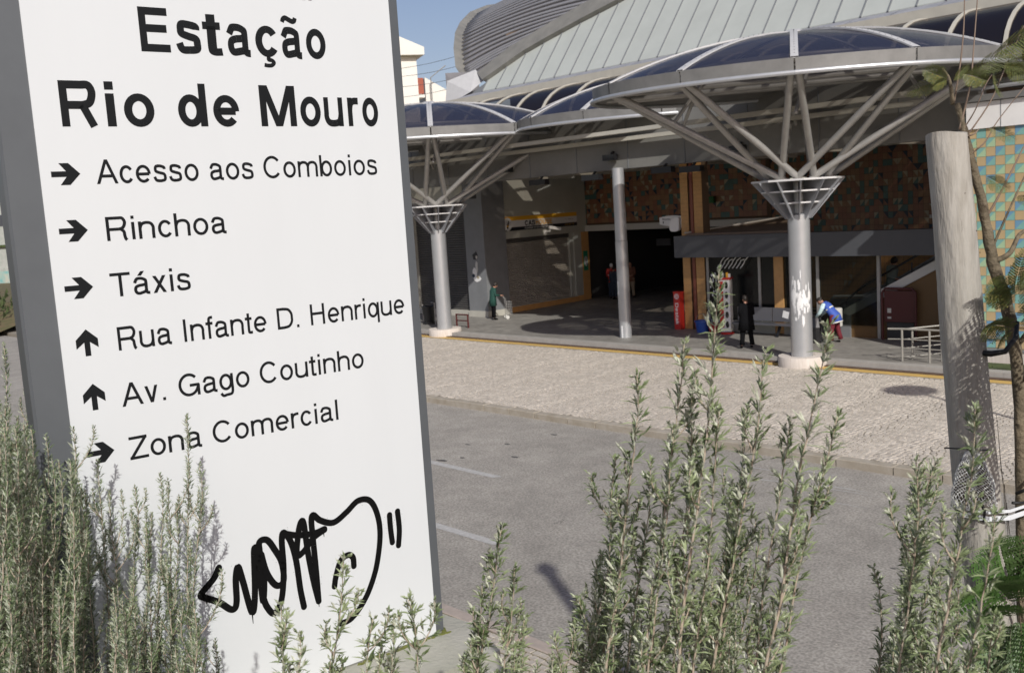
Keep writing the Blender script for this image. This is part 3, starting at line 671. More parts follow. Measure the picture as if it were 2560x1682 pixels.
# pale panelled roof, steep behind the gutter
T52 = math.tan(R(52))
FL = [(-35.08,31.87),(-33.12,32.67),(-31.74,33.05),(-30.18,33.43),(-28.4,33.81),(-25.97,34.42),(-22.,35.5),(-18.,36.9),(-14.,38.4)]
def fl_b(a):
    if a <= FL[0][0]: return FL[0][1]-.3
    for (x0,y0),(x1,y1) in zip(FL, FL[1:]):
        if a <= x1: return y0+(y1-y0)*(a-x0)/(x1-x0)
    return 38.6
def rz_(b): return 10.35+(b-31.5)*T52
a = -34.95; pw = .93
while a < 5:
    a2 = a+pw; q = B(); t1, t2 = fl_b(a), fl_b(a2)
    lay = [(a+.012,31.5),(a2-.012,31.5),(a2-.012,t2),(a+.012,t1)]
    q.poly([(x,y,rz_(y)+.03) for x,y in lay]); q.poly([(lay[0][0],31.5,rz_(31.5)+.03),(lay[0][0],31.5,rz_(31.5)-.02),(lay[1][0],31.5,rz_(31.5)-.02),(lay[1][0],31.5,rz_(31.5)+.03)])
    q.build('roof_panel', 'roof_white', st)
    q = B(); q.bar((a,31.48,rz_(31.48)+.03),(a,t1,rz_(t1)+.03),.035,.09,(0,-T52,1)); q.build('roof_seam', 'roof_seam', st)
    a = a2
q = B(); q.poly([(-36,31.46,10.30),(6,31.46,10.30),(6,38.6,rz_(38.6)-.04),(-13.5,38.6,rz_(38.6)-.04),(-35.1,31.9,10.80)]); q.build('roof_deck', 'roof_seam', st)
# broad edge beam between pale roof and ribbed vault
FLp = [(-35.08,31.87,10.82),(-33.12,32.67,11.85),(-31.74,33.05,12.33),(-30.18,33.43,12.81),(-28.4,33.81,13.31),(-25.97,34.42,14.09),(-22.,35.5,15.5),(-18.,36.9,17.3)]
FUp = [(-35.78,32.2,11.24),(-34.29,32.97,12.23),(-32.88,33.37,12.75),(-31.52,33.77,13.25),(-30.17,34.09,13.67),(-27.6,34.71,14.46),(-23.5,35.9,16.0),(-19.5,37.3,17.8)]
q = B(); n = len(FLp); vs = [(x,y-.25,z+.10) for x,y,z in FLp]+[(x,y-.25,z+.10) for x,y,z in FUp]+[(x,y+.5,z-.2) for x,y,z in FUp]+[(x,y+.05,z-.05) for x,y,z in FLp]
q.add(vs, [(i,i+1,n+i+1,n+i) for i in range(n-1)]+[(n+i,n+i+1,2*n+i+1,2*n+i) for i in range(n-1)]+[(3*n+i,3*n+i+1,i+1,i) for i in range(n-1)]); q.build('edge_beam', 'roof_edge', st)
# ribbed vault: each rib sweeps from the left gable edge to the edge beam
LE = [(-37.52,33.0,11.42),(-38.36,33.5,11.91),(-39.58,34.5,13.08),(-41.14,36.0,14.18),(-42.97,38.0,15.2),(-44.35,40.0,16.16),(-45.63,42.5,16.99),(-46.56,45.0,17.54),(-46.59,50.0,18.38),(-45.31,54.0,19.03)]
RE = [(-35.6,32.5,11.3),(-34.3,33.2,12.2),(-32.9,33.7,12.8),(-31.5,34.1,13.3),(-30.2,34.5,13.8),(-27.6,35.1,14.8),(-23.5,36.4,16.4),(-19.5,38.,18.4),(-17.,41.,20.6),(-15,44.,23.)]
def samp(P, t):
    x = t*(len(P)-1); i = min(int(x), len(P)-2); f = x-i
    return Vector(P[i]).lerp(Vector(P[i+1]), f)
NR = 36; K = 12; grid = []
for i in range(NR+1):
    t = i/NR; p0, p1 = samp(LE, t), samp(RE, min(1, t**.6)); mid = p0.lerp(p1, .45)+Vector((-.1, .2, .15+.5*math.sin(min(t*1.3,1)*math.pi)))
    grid.append([p0*(1-s)**2+mid*2*s*(1-s)+p1*s*s for s in [k/K for k in range(K+1)]])
q = B(); vs = [p for rw in grid for p in rw]
q.add(vs, [(i*(K+1)+k,(i+1)*(K+1)+k,(i+1)*(K+1)+k+1,i*(K+1)+k+1) for i in range(NR) for k in range(K)]); q.build('ribbed_vault', 'roof_metal', st, smooth='full')
for i in range(1, NR):
    q = B(); nrm = Vector((-.45,-.6,.65)).normalized()
    q.tube([p+nrm*.05 for p in grid[i]], .075, 5); q.build('vault_rib', 'roof_rib', st, smooth='full')
q = B(); n = len(LE); nn = Vector((-.42,-.75,.35)).normalized()
vs = []
for i, p in enumerate(LE):
    p = Vector(p); tg = (Vector(LE[min(i+1,n-1)])-Vector(LE[max(i-1,0)])).normalized(); o_ = Vector((-.75,-.1,.5)); o_ = (o_-tg*o_.dot(tg)).normalized()
    vs += [p+nn*.25, p+nn*.25+o_*.26, p-nn*.4+o_*.26, p-nn*.4]
q.add(vs, [(i*4+j,(i+1)*4+j,(i+1)*4+(j+1)%4,i*4+(j+1)%4) for i in range(n-1) for j in range(4)]); q.build('gable_trim', 'roof_edge', st)
q = B(); q.add([(-38.9,32.4,9.2),(-36.9,31.0,9.6),(-36.9,31.0,10.2),(-37.3,31.3,11.5),(-38.9,33.0,11.6),(-38.9,34.2,9.2),(-36.7,33,9.6),(-36.9,33,11.6)],
      [(0,1,2,3,4),(1,6,7,3,2),(4,3,7),(0,4,5),(5,4,7,6)]); q.build('corner_cap', 'roof_metal', st)
q = B(); q.add([(-37.0,30.9,9.9),(-35.6,31.3,10.4),(-35.3,31.9,10.9),(-35.9,32.0,11.5),(-37.1,31.2,11.1)],[(0,1,2,3,4)]); q.build('flashing', 'white_rib', st)
q = B(); q.box(-46, -36.9, 31, 33, 6.4, 9.3); q.build('upper_wall', 'beam_grey', st)
# right-hand front: white parapet band, handrail, big tile wall
q = B(); q.box(-10.95, 4, 26.55, 27.6, 6.18, 6.84); q.build('parapet_band', 'white_panel', st)
for i in range(6): q = B(); q.box(-10.1+i*1.4, -10.085+i*1.4, 26.542, 26.56, 6.18, 6.84); q.build('parapet_joint', 'roof_seam', st)
q = B(); q.box(-11.3, 4, 26.45, 26.7, 6.86, 7.02); q.build('coping', 'fascia_metal', st)
q = B(); q.tube([(-11.4,26.7,7.2),(4,26.7,7.2)], .05, 8); q.build('handrail', 'steel_paint', st)
for i in range(5): q = B(); q.tube([(-10.6+i*1.5,26.7,7.0),(-10.6+i*1.5,26.7,7.2)], .03, 6); q.build('rail_post', 'steel_paint', st)
q = B(); q.box(-11.4, -10.93, 26.5, 27.3, 5.9, 6.1); q.box(-11.2,-10.93,26.6,27.2,5.4,5.9); q.build('wall_bracket', 'band_white', st)
q = B(); q.box(-10.95, 4, 26.62, 27.6, .47, 6.18); tw_ = q.build('tile_wall', 'grout', st)
q = B(); q.box(-11.0, 4, 26.45, 27.6, .15, .47); q.build('plinth', 'concrete_base', st)
q = B(); q.box(-11.0, 4, 26.42, 26.6, .475, .51); q.build('plinth_cap', 'roof_seam', st)
for z in (1.15, .82): q = B(); q.bar((-10.9,26.55,z),(4,26.55,z),.03,.03); q.build('guard_bar', 'strut_paint', st)
def tile_mesh(s, m1, m2=None, flip=False, d=.012):
    q = MB(); e = s/2-.004; v = [(-e,-d,-e),(e,-d,-e),(e,-d,e),(-e,-d,e),(-e,0,-e),(e,0,-e),(e,0,e),(-e,0,e)]
    q.add(v, [], 0)
    if m2: f = [(0,1,2),(0,2,3)] if not flip else [(0,1,3),(1,2,3)]
    else: f = [(0,1,2,3)]
    for k, x in enumerate(f): q.f.append(x); q.m.append(k)
    for x in ((0,4,5,1),(1,5,6,2),(2,6,7,3),(3,7,4,0)): q.f.append(x); q.m.append(0)
    return q.mesh('tile', [m1, m2] if m2 else [m1])
s = .235
tk = {'o': tile_mesh(s,'t_orange'), 'bt': tile_mesh(s,'t_teal','t_blue'), 'tg': tile_mesh(s,'t_green','t_teal'), 't': tile_mesh(s,'t_teal'), 'b': tile_mesh(s,'t_blue')}
rr = random.Random(5); npart = 0
for c in range(0, 44):
    for r_i in range(24):
        x = -10.95+(c+.5)*s; z = 6.17-(r_i+.5)*s
        if z < .55: continue
        key = 'o' if (c+r_i) % 2 == 0 else rr.choice(['bt','tg','tg','bt','t' if rr.random()<.3 else 'bt'])
        if c < 7:
            inst(tk[key], 'tile', tw_, (x, 26.62, z)); npart += 1
        else:
            if c == 7 and r_i == 0: far = MB()
            e = s/2-.004; mi = {'o':0,'bt':1,'tg':2,'t':1,'b':3}[key]; y = 26.608
            if key in ('bt','tg'): far.add([(x-e,y,z-e),(x+e,y,z-e),(x+e,y,z+e)],[(0,1,2)],1 if key=='bt' else 2); far.add([(x-e,y,z-e),(x+e,y,z+e),(x-e,y,z+e)],[(0,1,2)],3 if key=='bt' else 1)
            else: far.quad((x-e,y,z-e),(x+e,y,z-e),(x+e,y,z+e),(x-e,y,z+e),mi)
far.build('tile_field', ['t_orange','t_teal','t_green','t_blue'], st, kind='stuff')
# dark tiled walls inside the hall
def pick(rr, u, low):
    x = rr.random()
    if low: return ('tan',) if x < .88 else ('d','tan','cream',rr.random()<.5)
    if x < .36: return ('rust',)
    if x < .62: return ('brown',)
    if x < .76: return ('dteal',)
    if x < .86: return ('d','rust','navy',rr.random()<.6)
    if x < .95: return ('d','brown','cream',rr.random()<.6)
    return ('d','dteal','cream',False)
mk = {'rust':'t_rust','brown':'t_brown','dteal':'t_dteal','navy':'t_navy','cream':'t_cream','tan':'t_tan'}
order = ['t_rust','t_brown','t_dteal','t_navy','t_cream','t_tan']; cache = {}
def mosaic(name, p0, p1, z0, z1, parts_from=None, low_z=0, seed=1):
    global npart
    rr = random.Random(seed); p0 = Vector((*p0,0)); p1 = Vector((*p1,0)); L = (p1-p0).length; d = (p1-p0)/L; nrm = Vector((d.y,-d.x,0))
    q = MB(); v = [p0,p1]; bk = -nrm*.3
    q.add([(p0.x,p0.y,z0),(p1.x,p1.y,z0),(p1.x,p1.y,z1),(p0.x,p0.y,z1),(p0.x+bk.x,p0.y+bk.y,z0),(p1.x+bk.x,p1.y+bk.y,z0),(p1.x+bk.x,p1.y+bk.y,z1),(p0.x+bk.x,p0.y+bk.y,z1)],[(0,1,2,3),(5,4,7,6),(3,2,6,7),(1,5,6,2),(4,0,3,7)])
    root = q.build(name, 'grout_dark', st); fld = MB(); ang = math.atan2(d.y, d.x)
    nc = int(L/s); nr = int((z1-z0)/s)
    for c in range(nc):
        for r_i in range(nr):
            u = (c+.5)*s; z = z1-(r_i+.5)*s; pc = p0+d*u; k = pick(rr, u, z < low_z)
            e = s/2-.005; fr = pc+nrm*.012; A_ = fr-d*e; B_ = fr+d*e
            if parts_from is not None and u > parts_from and z > 3.0 and npart < 298:
                if k not in cache: cache[k] = tile_mesh(s, mk[k[0]]) if k[0] != 'd' else tile_mesh(s, mk[k[1]], mk[k[2]], k[3])
                inst(cache[k], 'tile', root, (pc.x, pc.y, z), (0,0,ang)); npart += 1; continue
            P = [(A_.x,A_.y,z-e),(B_.x,B_.y,z-e),(B_.x,B_.y,z+e),(A_.x,A_.y,z+e)]
            if k[0] == 'd':
                a_, b_ = order.index(mk[k[1]]), order.index(mk[k[2]])
                if k[3]: fld.add([P[0],P[1],P[3]],[(0,1,2)],a_); fld.add([P[1],P[2],P[3]],[(0,1,2)],b_)
                else: fld.add([P[0],P[1],P[2]],[(0,1,2)],a_); fld.add([P[0],P[2],P[3]],[(0,1,2)],b_)
            else: fld.quad(*P, order.index(mk[k[0]]))
            if True:
                fld.quad((A_.x,A_.y,z-e),(A_.x-nrm.x*.012,A_.y-nrm.y*.012,z-e),(B_.x-nrm.x*.012,B_.y-nrm.y*.012,z-e),(B_.x,B_.y,z-e), 1)
    fld.build('tile_field', order, root, kind='stuff'); return root
mosaic('entrance_tile_wall', (-34.45,37.1), (-23.45,37.1), 3.86, 6.3, seed=3)
mosaic('stair_tile_wall', (-23.4,37.1), (-10.6,32.6), .15, 6.3, parts_from=9.0, low_z=3.1, seed=6)
q = B(); q.box(-34.45, -22.9, 36.95, 37.3, 3.565, 3.855); q.build('lintel_band', 'band_white', st)
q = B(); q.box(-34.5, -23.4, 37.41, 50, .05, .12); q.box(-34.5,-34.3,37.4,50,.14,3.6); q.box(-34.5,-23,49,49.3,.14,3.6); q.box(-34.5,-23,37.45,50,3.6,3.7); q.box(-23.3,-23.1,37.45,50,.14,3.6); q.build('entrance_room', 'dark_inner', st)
for i,(x,y,z) in enumerate(((-32,40,2.6),(-30.5,43,2.7),(-29,41,2.75),(-27.5,44,2.6))): q = B(); q.box(x,x+.9,y,y+.06,z,z+.35); q.build('hanging_sign', ['lowbeam','cloth_navy'][i%2] if False else 'lowbeam', st)
# shop front running back to the entrance
CA = 4.2
sh = B(); crz = R(47.0)
p_w = wp(-33.6, 30.87)
shop = thing('corner_shop', 'grey shop front with closed roller shutter and yellow and black name board', 'shop', (p_w.x, p_w.y, 0), crz)
def sbox(x0,x1,y0,y1,z0,z1,name,m,par=None): q = MB(); q.box(x0,x1,y0,y1,z0,z1); return q.build(name, m, par or shop)
sbox(-1.25,-.2,.0,.6,.40,6.3,'wall','wall_grey'); sbox(-.2,5.75,.0,.6,3.56,6.3,'wall','wall_grey'); sbox(5.2,5.75,.0,.6,.42,3.56,'wall','wall_grey')
sbox(-1.25,5.75,-.02,.6,.13,.40,'plinth','orange_wall'); sbox(-.25,5.2,-.03,.35,.40,.435,'sill','band_cream')
sbox(5.75,6.33,-.01,.6,.13,3.56,'door_jamb','orange_wall'); sbox(5.75,6.33,.0,.6,3.56,6.3,'wall','wall_grey')
sbox(-.2,5.2,.35,.45,.42,3.56,'shutter_back','black_void')
sh_ = sbox(-.2,5.2,.10,.32,3.36,3.56,'shutter_box','shutter_dark')
n = 31; dz = (3.36-.435)/n
for i in range(n):
    z = .435+i*dz; q = MB(); x0, x1 = -.19, 4.92+0.0
    q.add([(x0,.20,z),(x1,.20,z),(x0,.165,z+dz*.25),(x1,.165,z+dz*.25),(x0,.165,z+dz*.75),(x1,.165,z+dz*.75),(x0,.205,z+dz*.97),(x1,.205,z+dz*.97)],[(0,1,3,2),(2,3,5,4),(4,5,7,6)]); q.build('shutter_slat', 'shutter', shop)
sbox(4.92,5.2,.08,.34,.435,3.56,'shutter_guide','wall_grey')
# name board
nb = sbox(-.26,5.38,-.10,-.01,3.90,4.57,'name_board','white_panel')
def SB_(x, z, d): return (x, -.10-d, z)
def brd(x0,x1,z0,z1,m,d=.003): q = MB(); q.poly([SB_(x0,z0,d),SB_(x1,z0,d),SB_(x1,z1,d),SB_(x0,z1,d)]); q.build('print', m, nb)
brd(-.255,5.375,4.375,4.565,'sign_yellow'); brd(-.255,5.375,3.905,4.07,'sign_black')
q = MB(); q.poly([SB_(.34+.29*math.cos(i*math.pi/14), 4.215+.30*math.sin(i*math.pi/14), .006) for i in range(28)]); q.build('emblem_disc', 'white_panel', nb)
q = MB()
for cx,cz,rx,rz,rt in ((.33,4.12,.075,.115,15),(.37,4.25,.05,.05,0),(.40,4.33,.035,.04,0)): q.poly([SB_(cx+rx*math.cos(i*math.pi/8)-rz*math.sin(i*math.pi/8)*math.sin(R(-rt)), cz+rz*math.sin(i*math.pi/8), .009) for i in range(16)])
for a0,b0,a1,b1 in ((.36,4.25,.22,4.33),(.36,4.22,.20,4.22),(.40,4.24,.54,4.16),(.40,4.26,.55,4.30),(.33,4.02,.32,3.98)): q.poly([SB_(a0,b0-.006,.0095),SB_(a1,b1-.006,.0095),SB_(a1,b1+.006,.0095),SB_(a0,b0+.006,.0095)])
q.build('emblem', 'sign_black', nb)
q = MB()
for z in (4.09,4.15): q.poly([SB_(.26,z,.011),SB_(.40,z,.011),SB_(.40,z+.028,.011),SB_(.26,z+.028,.011)])
q.build('emblem', 'sign_yellow', nb)
sign_text('CAS', 1.50, 2.25, 4.105, .225, .22, nb, .006, Sf=SB_, m='sign_black'); sign_text('HOUSE', 2.26, 3.50, 4.105, .225, .20, nb, .006, Sf=SB_, m='sign_yellow')
sign_text('Qualidade em Serviços Imobiliários', 1.50, 3.55, 3.955, .085, .15, nb, .007, Sf=SB_, m='white_panel')
sign_text('219 171 111', 4.45, 5.15, 3.96, .085, .15, nb, .007, Sf=SB_, m='sign_yellow')
sign_text('Lic. Seguros', 4.45, 5.1, 4.23, .045, .12, nb, .007, Sf=SB_, m='sign_black')
sign_text('www.cashouse', 4.2, 5.2, 4.46, .05, .12, nb, .007, Sf=SB_, m='sign_black') if False else None
# info plate on the door jamb
ip = thing('info_plate', 'green and white information plate on the orange jamb of the entrance', 'sign', (0,0,0), 0)
ip.parent = None; ip.location = (p_w.x, p_w.y, 0); ip.rotation_euler = (0,0,crz)
q = MB(); q.box(5.84,6.16,-.04,-.012,1.62,2.60); q.build('plate', 'sign_green', ip)
q = MB(); q.poly([(6.0+.13*math.cos(i*math.pi/10), -.043, 2.09+.26*math.sin(i*math.pi/10)) for i in range(20)]); q.build('print', 'white_panel', ip)
q = MB(); q.poly([(5.96,-.046,1.90),(5.99,-.046,1.90),(6.03,-.046,2.1),(6.05,-.046,2.24),(5.99,-.046,2.27),(5.97,-.046,2.1)]); q.poly([(6.04,-.046,1.92),(6.09,-.046,1.92),(6.06,-.046,2.02),(6.03,-.046,2.02)]); q.poly([(6.0+.03*math.cos(i*math.pi/5), -.046, 2.30+.03*math.sin(i*math.pi/5)) for i in range(10)]); q.build('print', 'sign_black', ip)
# security camera
sc_ = thing('security_camera', 'white security camera on a short bracket below the shop name board', 'camera', tuple(p_w+Vector((math.cos(crz)*3.05, math.sin(crz)*3.05, 3.72))), crz)
q = MB(); q.box(-.09,.09,-.03,.0,-.1,.1); q.tube([(0,-.02,0),(0,-.30,.02),(0,-.34,.14)], .035, 8); q.build('bracket', 'white_paint', sc_)
q = MB(); q.bar((-.05,-.30,.22),(.42,-.62,.10),.17,.14); q.build('housing', 'white_paint', sc_)
q = MB(); q.bar((.42,-.62,.10),(.425,-.624,.099),.12,.10); q.build('lens', 'black_plastic', sc_)
# left block: second shutter, grey pillar, little board
q = B(); q.box(-34.63,-33.35,29.55,30.9,.15,6.3); q.build('grey_pillar', 'pillar_grey', st)
q = B(); q.box(-34.66,-33.32,29.5,30.9,.15,.42); q.build('pillar_base', 'band_cream', st)
q = B(); q.box(-40,-34.66,29.62,30.2,4.92,6.3); q.build('wall', 'wall_grey', st); q = B(); q.box(-40,-34.66,29.6,29.9,.15,.40); q.build('wall_base', 'band_cream', st)
q = B(); q.box(-38.9,-34.66,29.95,30.0,.4,4.92); q.build('shutter_back', 'black_void', st)
for i in range(42):
    z = .41+i*(4.5/42); dz = 4.5/42; q = MB(); x0, x1 = -38.5, -34.66
    q.add([(x0,29.84,z),(x1,29.84,z),(x0,29.80,z+dz*.25),(x1,29.80,z+dz*.25),(x0,29.80,z+dz*.75),(x1,29.80,z+dz*.75),(x0,29.845,z+dz*.97),(x1,29.845,z+dz*.97)],[(0,1,3,2),(2,3,5,4),(4,5,7,6)]); q.build('shutter_slat', 'shutter_dark', st)
q = B(); q.box(-39.4,-38.5,29.6,29.95,.15,4.92); q.build('shutter_guide', 'wall_grey', st)
nb2 = thing('shop_board', 'white and black number board above the dark shutter, behind the far column head', 'sign', (0,0,0), RZ)
q = B(); q.box(-37.2,-34.72,29.5,29.6,4.95,5.40); q.build('board', 'white_panel', nb2)
q = B(); q.poly([(-37.19,29.495,4.96),(-34.73,29.495,4.96),(-34.73,29.495,5.15),(-37.19,29.495,5.15)]); q.build('print', 'sign_black', nb2)
sign_text('10', -35.4, -35.1, 4.99, .12, .18, nb2, 0, Sf=lambda x,z,d: (x, 29.49-d, z), m='white_panel')
# torn posters
ps = thing('torn_poster', 'remains of torn posters and grey graffiti on the dark pillar beside the old woman', 'poster', (0,0,0), RZ)
rr = random.Random(4)
def scrap(x, z, w_, h_, m, d=.0):
    q = MB(); q.poly([(x+w_*math.cos(i*2*math.pi/11)*rr.uniform(.6,1), 29.543-d, z+h_*math.sin(i*2*math.pi/11)*rr.uniform(.6,1)) for i in range(11)]); q.build('paper_scrap', m, ps)
scrap(-34.1,2.15,.22,.28,'white_panel'); scrap(-33.95,1.88,.30,.16,'white_panel',.002); scrap(-34.2,2.02,.13,.1,'cloth_navy',.004); scrap(-33.95,2.45,.1,.3,'band_white',.003); scrap(-34.0,2.9,.24,.26,'black_plastic'); scrap(-33.92,2.85,.1,.1,'shutter',.003); scrap(-33.9,1.95,.12,.08,'t_cream',.005)
# orange pillar with red down pipe
pc = thing('tiled_pillar', 'orange tiled pillar with a red downpipe running up its middle', 'pillar', (0,0,0), RZ)
q = B(); q.box(-22.28,-21.95,29.35,29.75,.13,6.2); q.box(-21.95,-21.70,29.55,29.75,.13,6.2); q.box(-21.70,-21.33,29.35,29.75,.13,6.2); q.build('pillar_core', 'grout_dark', pc)
q = MB()
for (x0,x1) in ((-22.28,-21.95),(-21.70,-21.33)):
    nx = 8
    for i in range(nx):
        for j in range(41):
            xx = x0+(x1-x0)*i/nx; z = .15+j*.147; q.box(xx+.002, xx+(x1-x0)/nx-.002, 29.335, 29.352, z+.002, z+.145)
q.build('tile_strip', 'orange_tile', pc, kind='stuff')
q = MB(); q.tube([(-21.83,29.42,.14),(-21.83,29.42,6.2)], .085, 14)
for z in (1.0,2.5,4.6,5.6): q.tube([(-21.83,29.42,z),(-21.83,29.42,z+.06)], .1, 14)
q.build('downpipe', 'pipe_red', pc, smooth=True)
# low dark fascia, sloping roof piece and glazed front below
q = B(); q.box(-22.2,-10.9,28.75,29.28,2.80,3.56); q.build('low_fascia', 'lowbeam', st)
q = B(); P = [(-21.9,29.1,3.62),(-17.5,29.1,3.64),(-20.2,34.4,3.93),(-20.8,34.0,3.93)]
q.add(P+[(x,y,z-.08) for x,y,z in P], [(0,1,2,3),(7,6,5,4),(0,4,5,1),(1,5,6,2),(2,6,7,3),(3,7,4,0)]); q.build('sloping_roof', 'awning_brown', st)
q = B(); q.bar((-21.95,29.1,3.66),(-20.7,34.1,3.98),.07,.05); q.build('roof_trim', 'band_white', st)
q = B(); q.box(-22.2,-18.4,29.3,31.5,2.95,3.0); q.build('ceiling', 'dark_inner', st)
gl = thing('glass_front', 'glazed shop and stair front with slim metal mullions under the dark fascia', 'window', (0,0,0), RZ)
for x in (-21.2,-19.07,-16.88,-14.8): q = B(); q.box(x-.05,x+.05,29.32,29.42,.16,2.8); q.build('mullion', 'strut_paint', gl)
q = B(); q.box(-18.5,-18.15,29.32,29.5,.16,2.8); q.build('orange_post', 'orange_tile', gl)
for x0,x1 in ((-21.15,-19.12),(-19.02,-18.5),(-18.15,-16.93),(-16.83,-14.85)): q = B(); q.box(x0,x1,29.36,29.375,.55,2.8); q.build('pane', 'dark_glass' if x0 < -18.6 else 'stair_glass', gl)
for x0,x1 in ((-21.2,-18.5),(-18.15,-16.88)): q = B(); q.box(x0,x1,29.3,29.42,.15,.55); q.build('sill_wall', 'wall_grey' if x0<-20 else 'band_cream', gl)
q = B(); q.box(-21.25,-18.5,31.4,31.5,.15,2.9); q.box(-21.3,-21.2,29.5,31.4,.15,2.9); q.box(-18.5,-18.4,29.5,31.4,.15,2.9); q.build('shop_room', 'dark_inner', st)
# stair: side wall, sloping stringer, handrails
sw = thing('staircase', 'staircase with pale sloping stringer, dark handrail and shaded tan side wall', 'stairs', (0,0,0), RZ)
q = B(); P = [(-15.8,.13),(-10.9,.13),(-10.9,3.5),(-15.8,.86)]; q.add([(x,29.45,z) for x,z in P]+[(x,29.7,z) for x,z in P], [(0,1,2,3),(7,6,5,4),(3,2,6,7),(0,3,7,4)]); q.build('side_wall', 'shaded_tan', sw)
q = B(); P = [(-16.05,.92),(-15.8,.86),(-10.9,3.45),(-10.9,3.72),(-16.0,1.06)]; q.add([(x,29.38,z) for x,z in P]+[(x,29.72,z) for x,z in P], [(0,1,2,3,4),(9,8,7,6,5),(4,3,8,9),(0,4,9,5),(1,0,5,6),(2,1,6,7)]); q.build('stringer', 'band_white', sw)
q = B(); q.box(-16.15,-15.8,29.4,29.8,.13,.98); q.build('newel', 'pillar_grey', sw)
q = B(); q.tube([(-17.4,29.9,.9),(-16.6,29.9,.95),(-15.6,29.9,1.75),(-12.4,29.9,3.5)], .035, 8); q.tube([(-16.3,29.9,.5),(-12.2,29.9,2.9)], .02, 6)
for i in range(4): x = -16.2+i*1.1; q.tube([(x,29.9,.3+i*.58),(x,29.9,1.3+i*.60)], .025, 6)
q.build('handrail', 'black_plastic', sw)
for i in range(12): q = B(); q.box(-16.4+i*.34,-16.0+i*.34,29.75,31.6,.15+i*.17,.32+i*.17); q.build('step', 'dark_inner', sw)
q = B(); q.tube([(-17.9,31.8,.9),(-17.7,31.8,1.18),(-16.6,31.8,1.22),(-15.2,31.8,1.9),(-12.2,31.8,3.6)], .05, 8); q.build('handrail', 'strut_paint', sw)
q = B(); q.add([(-17.9,31.75,.3),(-17.8,31.75,1.1),(-16.6,31.75,1.15),(-12.2,31.75,3.5),(-12.2,31.75,.3)],[(0,1,2,3,4)]); q.build('balustrade', 'pillar_grey', sw)
fb = thing('hose_cabinet', 'red fire hose cabinet, coloured dark for shade, standing against the shaded stair wall', 'cabinet', (0,0,0), RZ)
q = B(); q.box(-14.6,-13.65,29.28,29.44,.72,1.68); q.build('door', 'dark_red', fb); q = B(); q.box(-14.55,-13.70,29.34,29.44,.15,.70); q.build('lower_panel', 'dark_inner', fb)  # cabinet red is darkened in its colour to suit the shaded stair corner
q = B(); q.tube([(-14.66,29.27,.14),(-14.66,29.27,1.62),(-14.56,29.27,1.75),(-13.70,29.27,1.75),(-13.6,29.27,1.62),(-13.6,29.27,.14)], .04, 8); q.build('frame', 'dark_red', fb)
q = B(); q.poly([(-14.5,29.275,1.0),(-14.38,29.275,1.0),(-14.38,29.275,1.14),(-14.5,29.275,1.14)]); q.poly([(-14.5,29.275,.82),(-14.38,29.275,.82),(-14.38,29.275,.88),(-14.5,29.275,.88)]); q.build('label', 'band_white', fb)
# wall lights under the front beam
for i,(x,y,z) in enumerate(((-27.0,27.0,5.86),(-24.3,27.0,5.86),(-21.1,27.0,5.9),(-20.0,27.1,5.85),(-18.2,27.1,6.35),(-28.8,27.05,6.45),(-23.5,27.1,6.5))):
    t = thing('floodlight', ['black floodlight under the beam over the shop board','black floodlight under the beam left of the tiled pillar','black floodlight just right of the tiled pillar','small black floodlight second to the right of the tiled pillar','small dark box light high on the beam behind the near canopy','small dark box light high on the beam left of the middle','small dark box light on the beam by the slim column'][i], 'floodlight', wp(x,y,z), RZ)
    q = MB(); wd = .42 if i < 4 else .25; q.box(-wd,wd,-.22,.02,-.12,.08); q.build('housing', 'black_plastic', t); q = MB(); q.bar((0,-.05,.05),(0,.1,.18),.1,.04); q.build('bracket', 'black_plastic', t)
t = thing('spotlight', 'black spotlight angled out from the wall beside the far canopy', 'spotlight', wp(-31.9,28.0,5.65), RZ)
q = MB(); q.bar((-.5,.1,.3),(.1,-.3,-.15),.32,.16); q.build('housing', 'black_plastic', t); q = MB(); q.bar((-.4,.1,.35),(.2,.3,.4),.5,.05); q.build('visor', 'black_plastic', t)
t = thing('wall_lamp', 'small pale wall lamp on the tiled wall above the stair', 'lamp', wp(-14.9,33.85,3.75), RZ+R(-19.4)); q = MB(); q.box(-.28,.28,-.12,.0,-.06,.06); q.build('casing', 'band_white', t)
# direction signs by the pillar
ds = thing('direction_board', 'white curved board reading Bilheteiras and Linhas beside the orange pillar', 'sign', wp(-23.5,30.4,4.08), RZ+R(4)); ds.scale = (.56,.56,.62)
P = []
for i in range(9): t_ = i/8; P.append((-1.0+2.0*t_, .22+.10*math.sin(t_*math.pi)))
for i in range(9): t_ = 1-i/8; P.append((-1.0+2.0*t_, -.18-.16*math.sin(t_*math.pi)))
q = MB(); n = len(P); q.add([(x,-.06,z) for x,z in P]+[(x,.06,z) for x,z in P], [tuple(range(n)), tuple(range(2*n-1,n-1,-1))]+[(i,i+n,(i+1)%n+n,(i+1)%n) for i in range(n)]); q.build('board', 'white_panel', ds)
sign_text('Bilheteiras', -.78, -.1, .05, .11, .14, ds, 0, Sf=lambda x,z,d: (x,-.066-d,z), m='sign_black'); sign_text('Linhas', .15, .6, .05, .11, .14, ds, 0, Sf=lambda x,z,d: (x,-.066-d,z), m='sign_black')
q = MB(); q.poly([(-.72,-.067,-.16),(-.66,-.067,-.16),(-.66,-.067,-.06),(-.62,-.067,-.06),(-.69,-.067,.0),(-.76,-.067,-.06),(-.72,-.067,-.06)]); q.poly([(-.1,-.067,-.22),(-.02,-.067,-.22),(-.01,-.067,-.08),(-.06,-.067,.01),(-.11,-.067,-.08)]); q.build('symbol', 'sign_black', ds)
q = MB(); q.bar((.6,.06,.0),(2.2,.06,-.05),.05,.08); q.build('bracket', 'strut_paint', ds)
